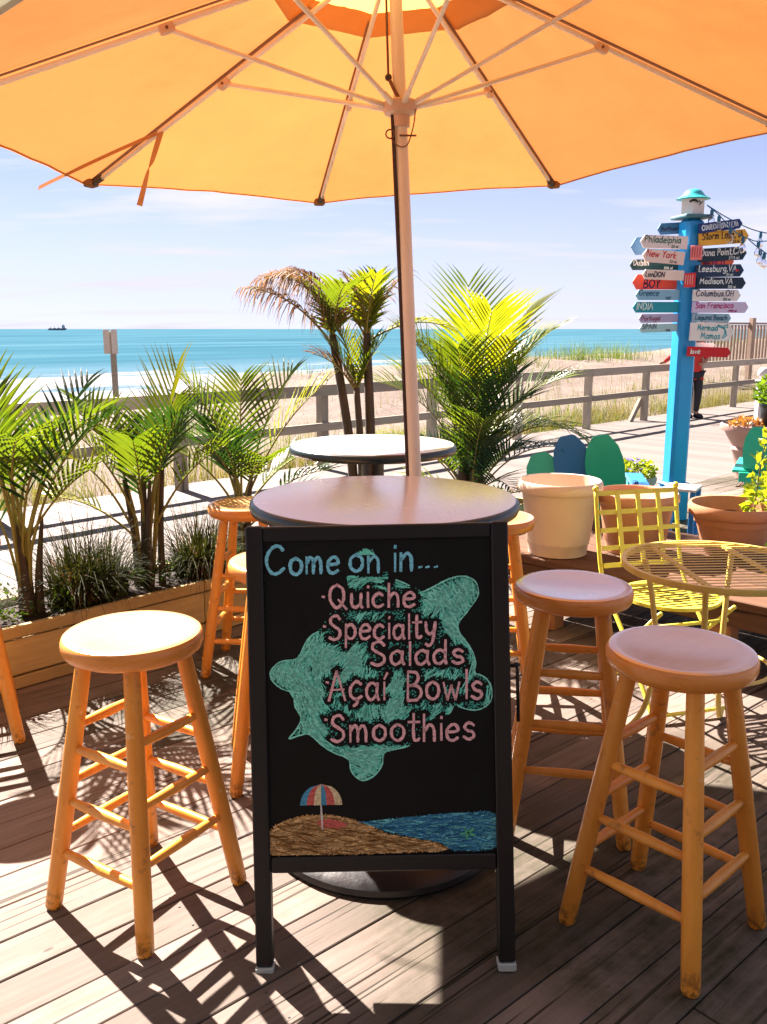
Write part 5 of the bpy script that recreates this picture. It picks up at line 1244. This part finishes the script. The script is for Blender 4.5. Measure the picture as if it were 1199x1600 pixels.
# local x runs along D1, local y along E1
for k in range(7):
    MB().box((0, 0, 0), (2.45, .145, .04), None, .005).build('plank', M['stand'], ST, loc=(1.225, .075+k*.152, .36))
MB().box((0, 0, 0), (2.42, .04, .085), None, .004).build('apron', M['stand'], ST, loc=(1.225, .03, .295))
MB().box((0, 0, 0), (2.42, .04, .085), None, .004).build('apron', M['stand'], ST, loc=(1.225, 1.03, .295))
M['standleg'] = pmat('stand_leg_wood', (.40, .17, .07), .7, .3, 12, .2, dirt=(.2, .08, .035))
for x, y in ((.40, .09), (1.3, .09), (2.35, .09), (.40, .97), (1.3, .97), (2.35, .97)):
    MB().box((0, 0, 0), (.10, .10, .252), None, .008).build('leg', M['standleg'], ST, loc=(x, y, .126))
ZS = .381
def pot(name, label, loc, prof, mat, soil_r, soil_z, cat='pot', group='plant pots'):
    t = thing(name, label, cat, loc, 0, group)
    MB().lathe(prof, 56).build('body', mat, t, 50)
    m = MB(); vs = [(0, 0, soil_z)]; n = 40; rr_ = 5
    for i in range(1, rr_+1):
        for j in range(n):
            w = 2*pi*j/n; q = soil_r*i/rr_; vs.append((cos(w)*q, sin(w)*q, soil_z+.012*mnoise.noise(Vector((cos(w)*q*12, sin(w)*q*12, 3)))))
    fs = [(0, 1+j, 1+(j+1) % n) for j in range(n)]+[(1+(i-1)*n+j, 1+i*n+j, 1+i*n+(j+1) % n, 1+(i-1)*n+(j+1) % n) for i in range(1, rr_) for j in range(n)]
    m.add(vs, fs); m.build('soil', M['soil'], t, True)
    return t
M['beigepot'] = pmat('beige_plastic_pot', (.70, .55, .42), .45, .10, 7, .08, dirt=(.62, .45, .30))
M['brownpot'] = pmat('brown_plastic_pot', (.55, .28, .15), .45, .14, 7, .05, dirt=(.46, .22, .11))
M['terra'] = pmat('terracotta_pot', (.52, .255, .13), .5, .14, 7, .05, dirt=(.40, .20, .10))
pot('plant_pot', 'big beige plastic plant pot standing empty on the wooden stand', (.905, 4.43, ZS), [(.140, .0), (.150, .004), (.155, .055), (.160, .06), (.163, .075), (.190, .32), (.194, .325), (.205, .325), (.214, .335), (.218, .355), (.214, .378), (.205, .385), (.197, .382), (.194, .36), (.175, .20), (1e-5, .20)], M['beigepot'], .172, .20)
pot('plant_pot', 'brown plastic plant pot behind the yellow chair back', (1.315, 4.47, ZS), [(.135, .0), (.145, .004), (.150, .05), (.157, .06), (.186, .255), (.205, .26), (.213, .275), (.213, .305), (.205, .315), (.197, .31), (.19, .29), (1e-5, .27)], M['brownpot'], .185, .262)
pot('plant_pot', 'wide terracotta plant pot at the right with a leafy plant', (1.80, 4.40, ZS), [(.12, .0), (.13, .004), (.155, .06), (.195, .20), (.215, .205), (.226, .215), (.229, .25), (.222, .268), (.212, .266), (.205, .24), (.195, .17), (1e-5, .17)], M['terra'], .193, .19)
M['lime'] = leaf_mat('lime_leaf', (.13, .20, .02), (.28, .32, .04), .45, (1, .95, .2), .45, 8)
bush('potted_plant', 'yellow-green leafy plant spilling over the terracotta pot', (2.03, 4.40, ZS+.17), (.17, .14, .13), 330, .050, M['lime'], 31, elong=1.5)
rnd = random.Random(4); lp = thing('potted_plant', 'thin leggy stalk with pale leaves rising in front of the green chair', 'plant', (1.90, 4.40, ZS+.19), 0, None)
st_ = [(0, 0, 0), (.0, -.01, .15), (.01, -.01, .30), (.03, -.01, .42)]
MB().tube(catmull(st_, 5), .003, 6).build('stem', M['stem'], lp); m = MB()
for p in catmull(st_, 5)[4:]: leafy(m, p, (.03, .03, .015), 3, .05, rnd, 1.8)
leafy(m, (.05, 0, .40), (.06, .05, .03), 20, .05, rnd, 1.8); m.build('foliage', M['lime'], lp)
m = MB(); rnd = random.Random(8); wd = thing('weed', 'small green weed growing through the deck behind the terracotta pot', 'plant', (2.28, 4.75, 0), 0)
leafy(m, (0, 0, .24), (.16, .14, .2), 420, .06, rnd, 1.8); m.build('foliage', M['cover'], wd)
MB().tube([(0, 0, 0), (.01, 0, .3)], .004, 6).build('stem', M['stem'], wd)

# bowl of pansies by the signpost
M['stonebowl'] = pmat('mossy_stone_bowl', (.30, .34, .31), .85, .35, 22, .8, dirt=(.12, .17, .13))
FB = (1.98, 6.85, 0)
pot('flower_bowl', 'rough grey-green stone bowl planted with purple pansies', FB, [(.09, 0), (.10, .01), (.12, .19), (.15, .30), (.172, .335), (.178, .37), (.170, .385), (.16, .38), (.155, .36), (1e-5, .35)], M['stonebowl'], .152, .355, 'flower pot', 'flower bowls')
bush('pansies', 'purple pansies flowering in the stone bowl', (FB[0], FB[1], .355), (.165, .165, .075), 420, .045, M['lime'], 55, 26, pmat('purple_petals', (.16, .12, .55), .6, .3, 30), cat='flowers', elong=1.5)

# ------------------------------------------------------------------ Adirondack chairs seen from behind
M['tealpaint'] = pmat('teal_green_paint', (.012, .48, .31), .42, .08, 8, .05)
M['royal'] = pmat('royal_blue_paint', (.012, .17, .46), .42, .08, 8, .05)
M['aqua'] = pmat('aqua_paint', (.03, .52, .38), .42, .08, 8, .05)
M['whitearm'] = pmat('white_paint', (.68, .60, .56), .5, .05, 8)
def adirondack(label, loc, rz, cols, W=.20, H=.93, tilt=0.):
    t = thing('adirondack_chair', label, 'chair', loc, rz, 'painted Adirondack chairs')
    n = len(cols); L = H
    for k, cm in enumerate(cols):
        fan = tilt+radians((k-(n-1)/2)*-3.4); x0 = (k-(n-1)/2)*.158
        hw0, hw1 = .074, W/2
        L = H*(.86 if (tilt and k == 0) else 1.)
        out = [(-hw0, 0), (hw0, 0), (hw1, L*.72), (hw1*.98, L*.80), (hw1*.82, L*.90), (hw1*.45, L*.985), (hw1*.3, L), (-hw1*.3, L), (-hw1*.45, L*.985), (-hw1*.82, L*.90), (-hw1*.98, L*.80), (-hw1, L*.72)]
        lean = radians(14)
        def f(x, l, s, x0=x0, fan=fan, k=k):
            xx = x*cos(fan)-l*sin(fan)+x0; ll = x*sin(fan)+l*cos(fan)
            return Vector((xx, -ll*sin(lean)+(0 if s == 0 else -.02)-.023*k, .06+ll*cos(lean)))
        MB().prism(out, f).build('back_slat', cm, t)
    for k in range(5): MB().box((0, .06+k*.095, .30-k*.0+.02*k), (.52, .085, .02), Matrix.Rotation(radians(8), 3, 'X'), .003).build('seat_slat', cols[k % n], t)
    for s in (-1, 1):
        MB().box((s*.27, .50, .244), (.03, .09, .488), None, .003).build('front_leg', cols[0], t)
        MB().box((s*.245, .16, .20), (.025, .80, .09), Matrix.Rotation(radians(18), 3, 'X'), .003).build('side_rail', cols[1 % n], t)
        MB().box((s*.30, .20, .50), (.12, .70, .022), None, .004).build('armrest', cols[1 % n], t)
        MB().box((s*.25, -.10, .30), (.03, .06, .52), None, .003).build('rear_post', cols[1 % n], t)
    MB().box((0, -.155, .46), (.62, .03, .07), None, .003).build('back_brace', cols[1 % n], t)
    return t
adirondack('Adirondack chair with green and blue back slats behind the beige pot', (1.40, 5.72, 0), radians(-10), [M['aqua'], M['royal'], M['tealpaint']], .242, .85, radians(14))
adirondack('teal green Adirondack chair back at the right edge behind the leafy plant', (2.95, 6.35, 0), radians(-26), [M['tealpaint'], M['tealpaint'], M['aqua']], .205, .80)

wt = thing('side_table', 'small white slatted side table between the blue chair and the signpost', 'table', (2.06, 5.95, 0), radians(-30))
for k in range(3): MB().box((0, -.075+k*.075, .45), (.22, .070, .02), None, .003).build('slat', M['whitearm'], wt)
for x, y in ((-.09, -.09), (.09, -.09), (.09, .09), (-.09, .09)): MB().box((x, y, .219), (.035, .035, .438), None, .003).build('leg', M['royal'], wt)
# urn, nursery pot, posts at the right edge
M['urn'] = pmat('brown_urn', (.34, .20, .16), .55, .15, 7, .05, dirt=(.24, .14, .11))
UX, UY = 3.84, 8.95
pot('urn', 'tall brown tapered urn planter standing on the boardwalk edge', (UX, UY, 0), [(.17, 0), (.19, .01), (.20, .10), (.215, .11), (.215, .13), (.205, .14), (.245, .30), (.26, .31), (.26, .33), (.25, .34), (.335, .50), (.37, .505), (.38, .53), (.375, .565), (.355, .575), (.34, .56), (.33, .52), (1e-5, .52)], M['urn'], .335, .535, 'planter', 'urns')
bush('succulent', 'orange-tipped low plant at the rim of the brown urn', (UX-.20, UY-.14, .54), (.16, .10, .05), 260, .05, leaf_mat('succulent_leaf', (.30, .20, .05), (.36, .12, .05), .3, (1, .8, .3)), 71, elong=2.2)
m = MB(); m.lathe([(.12, 0), (.125, .005), (.15, .22), (.158, .225), (.158, .25), (.15, .25), (.145, .22), (1e-5, .22)], 32)
np_ = thing('nursery_pot', 'black plastic nursery pot standing in the brown urn', 'pot', (UX+.10, UY-.12, .54)); m.build('body', pmat('black_plastic', (.012, .02, .025), .35), np_, 50)
bush('potted_plant', 'glossy green leafy plant growing in the black nursery pot', (UX+.10, UY-.12, .76), (.20, .18, .15), 420, .075, M['bush'], 72, elong=1.8)
gp = thing('garden_post', 'short dark green square wooden post behind the urn', 'post', (4.30, 9.75, 0)); MB().box((0, 0, .50), (.10, .10, 1.0), None, .008).build('post', pmat('dark_green_wood', (.06, .085, .045), .8, .4, 10, .3), gp); MB().box((0, 0, 1.01), (.12, .12, .03), None, .006).build('cap', pmat('dark_green_wood_cap', (.05, .07, .04), .8), gp)
fp = thing('fence_post', 'white fence post topped with a round ball finial', 'post', (4.42, 10.3, 0)); WP = pmat('white_post_paint', (.62, .56, .58), .5, .05, 9)
MB().box((0, 0, .46), (.11, .11, .92), None, .006).build('post', WP, fp); MB().box((0, 0, .93), (.14, .14, .025), None, .005).build('cap', WP, fp)
MB().lathe([(.035, .94), (.03, .955), (.045, .965), (.066, .995), (.068, 1.03), (.05, 1.07), (.02, 1.085), (1e-5, 1.086)], 20, (0, 0, .0)).build('ball_finial', WP, fp, True)
for z in (.35, .78): MB().box((.75, 0, z), (1.4, .04, .07), None, .004).build('rail', WP, fp)
hb = MB(); wc = thing('wire_plant_hanger', 'rusty curved wire plant hanger hooked over the urn rim', 'plant hanger', (UX-.30, UY-.33, 0))
hb.tube(catmull([(.10, .05, .60), (.14, -.03, .52), (.16, -.08, .40), (.10, -.10, .30), (.02, -.10, .30), (-.02, -.10, .22), (.0, -.1, .06), (-.05, -.12, .006)], 6), .006, 6)
hb.tube(catmull([(.10, -.10, .30), (.05, -.12, .22), (.03, -.12, .10), (.0, -.12, .02), (-.08, -.13, .006)], 6), .006, 6); hb.build('wire', M['rust'], wc, True)
MB().sphere((.10, .05, .60), .022, 10, 8).build('knob', pmat('pale_knob', (.5, .35, .25), .5), wc, True)

# ------------------------------------------------------------------ yellow bistro set
M['yellow'] = pmat('yellow_metal_paint', (.76, .70, .08), .38, .14, 16, .05, dirt=(.64, .58, .08))
M['mustard'] = pmat('mustard_metal_paint', (.74, .56, .13), .38, .15, 16, .05, dirt=(.56, .38, .08))
bt = thing('bistro_table', 'round slatted yellow metal bistro table at right edge', 'table', (1.185, 2.985, 0), radians(3))
RB = .335; ZB = .715
MB().lathe([(RB-.014, ZB-.022), (RB, ZB-.022), (RB+.002, ZB-.01), (RB, ZB), (RB-.014, ZB), (RB-.014, ZB-.022)], 72, cap=False).build('rim', M['mustard'], bt, 40)
nsl = 19
for k in range(nsl):
    y = -RB+.03+(2*RB-.06)*k/(nsl-1); w = sqrt(max(.0004, (RB-.012)**2-y*y))
    MB().box((0, y, ZB-.004), (2*w, .0075, .002)).build('slat', M['mustard'], bt)
for x in (-.14, .14): MB().box((x, 0, ZB-.015), (.02, 2*sqrt((RB-.012)**2-x*x), .009)).build('cross_bar', M['mustard'], bt)
for k in range(4):
    a = radians(45+90*k+12); q = lambda r_, z: Vector((cos(a)*r_, sin(a)*r_, z))
    MB().tube(catmull([q(.26, ZB-.022), q(.225, .55), q(.20, .35), q(.22, .15), q(.27, .04), q(.315, .012), q(.335, .028)], 6), .0105, 10).build('leg', M['mustard'], bt, True)
MB().tube([Vector((cos(w)*.20, sin(w)*.20, .34)) for w in np.linspace(0, 2*pi, 33)], .007, 8).build('brace_ring', M['mustard'], bt, True)
bc = thing('bistro_chair', 'yellow metal folding bistro chair with lattice back', 'chair', (1.185, 3.47, 0), radians(15))
CW = .195
for s in (-1, 1):
    MB().tube(catmull([(s*CW, .31, .835), (s*CW, .265, .62), (s*CW, .20, .45), (s*CW*.98, -.02, .24), (s*CW, -.24, .012)], 5), .0095, 10).build('back_leg_rail', M['yellow'], bc, True)
    MB().tube([(s*(CW-.03), -.19, .44), (s*(CW-.03), .02, .25), (s*(CW-.03), .24, .012)], .009, 8).build('front_leg', M['yellow'], bc, True)
    MB().sphere((s*CW, .312, .845), .014, 10, 8).build('finial', M['yellow'], bc, True)
def bp_(z): return .20+(z-.45)*(.11/.385)
for z in (.825, .745, .67, .597, .525): MB().box((0, bp_(z), z), (2*CW-.012, .006, .021), Matrix.Rotation(radians(-15), 3, 'X')).build('back_slat', M['yellow'], bc)
for x in (-.098, 0, .098):
    MB().box((x, bp_(.672)-.0065, .672), (.021, .005, .32), Matrix.Rotation(radians(-16), 3, 'X')).build('back_slat', M['yellow'], bc)
MB().lathe([(.188, .438), (.2, .438), (.2, .452), (.188, .452), (.188, .438)], 48, cap=False).build('seat_rim', M['yellow'], bc, 40)
for k in range(13):
    y = -.172+.344*k/12; w = sqrt(.19**2-y*y); MB().box((0, y, .450), (2*w, .011, .0025)).build('seat_slat', M['yellow'], bc)
for y, z in ((-.225, .03), (.225, .03), (-.12, .36)): MB().tube([(-CW+.005, y, z), (CW-.005, y, z)], .008, 8).build('stretcher', M['yellow'], bc, True)
# pale leg of another chair seen behind the bistro table
wc2 = thing('white_stool', 'white metal garden stool half hidden behind the bistro table', 'stool', (1.93, 3.95, 0), radians(20))
for x, y in ((-.2, -.2), (.2, -.2), (.2, .2), (-.2, .2)): MB().tube([(x, y, 0), (x*.9, y*.9, .33)], .012, 8).build('leg', M['whitearm'], wc2, True)
MB().lathe([(.0001, .33), (.19, .33), (.20, .337), (.20, .345), (.0001, .347)], 32).build('seat', M['whitearm'], wc2, 40)

# ------------------------------------------------------------------ person at the railing
def skin_obj(name, joints, edges, mat, parent, root=0, lv=2):
    me = bpy.data.meshes.new(name); me.from_pydata([j[0] for j in joints], edges, []); me.update()
    o = mk(name, me, mat, parent); o.modifiers.new('skin', 'SKIN'); md = o.modifiers.new('subd', 'SUBSURF'); md.levels = lv; md.render_levels = lv
    sv = me.skin_vertices[0].data
    for i, j in enumerate(joints):
        r_ = j[1]; sv[i].radius = (r_, r_) if not hasattr(r_, '__len__') else r_; sv[i].use_root = (i == root)
    return o
PP = Vector((5.37, 15.36, 0)); pe = thing('person', 'person in red top and black leggings leaning one arm on the railing', 'person', PP, 0)
M['skin'] = pmat('skin', (.36, .18, .11), .5, .08, 9); M['redtop'] = pmat('red_top', (.62, .035, .02), .75, .12, 9, .1); M['black'] = pmat('black_cloth', (.012, .012, .016), .7, .2, 9); M['hair'] = pmat('dark_hair', (.02, .013, .01), .5, .3, 30)
PJ = [((0, 0, .80), (.13, .10)), ((0, 0, 1.0), (.12, .09)), ((-.03, 0, 1.2), (.14, .095)), ((-.05, -.01, 1.31), (.06, .055)), ((-.06, -.02, 1.38), (.05, .05)), ((-.07, -.03, 1.47), (.075, .085)), ((-.07, -.03, 1.55), (.06, .07)),
      ((-.19, -.03, 1.25), .05), ((-.43, -.16, 1.09), .038), ((-.64, -.33, .965), .027), ((-.72, -.38, .955), .022), ((.12, .0, 1.24), .05), ((.20, -.06, 1.0), .038), ((.08, -.16, .93), .028), ((.02, -.17, .93), .022),
      ((-.09, 0, .74), .085), ((-.06, -.02, .42), .058), ((-.05, .02, .09), .036), ((-.05, -.10, .035), .032), ((.09, 0, .74), .085), ((.09, -.05, .42), .058), ((.07, -.06, .09), .036), ((.11, -.16, .035), .032)]
PE = [(0, 1), (1, 2), (2, 3), (3, 4), (4, 5), (5, 6), (2, 7), (7, 8), (8, 9), (9, 10), (2, 11), (11, 12), (12, 13), (13, 14), (0, 15), (15, 16), (16, 17), (17, 18), (0, 19), (19, 20), (20, 21), (21, 22)]
skin_obj('body', PJ, PE, M['skin'], pe)
g_ = lambda idx, k: [(PJ[i][0], tuple(x*k+.008 for x in PJ[i][1]) if hasattr(PJ[i][1], '__len__') else PJ[i][1]*k+.008) for i in idx]
skin_obj('red_top', g_([0, 1, 2, 7, 8, 9, 11, 12], 1.12)+[((-.04, 0, 1.275), (.075, .065)), ((0, 0, .68), (.16, .13))], [(0, 1), (1, 2), (2, 3), (3, 4), (4, 5), (2, 6), (6, 7), (2, 8), (0, 9)], M['redtop'], pe)
skin_obj('leggings', g_([0, 15, 16, 17, 19, 20, 21], 1.06), [(0, 1), (1, 2), (2, 3), (0, 4), (4, 5), (5, 6)], M['black'], pe)
for i, j in ((17, 18), (21, 22)):
    a = Vector(PJ[i][0]); b_ = Vector(PJ[j][0]); MB().tube([Vector((a.x, a.y+.05, .035)), Vector((a.x, a.y, .045)), b_+Vector((0, 0, .01)), b_+Vector((.01, -.06, -.005))], [.036, .045, .042, .03], 12).build('shoe', M['black'], pe, True)
MB().sphere((-.065, .0, 1.485), .105, 16, 10, 1.05).build('hair', M['hair'], pe, True)
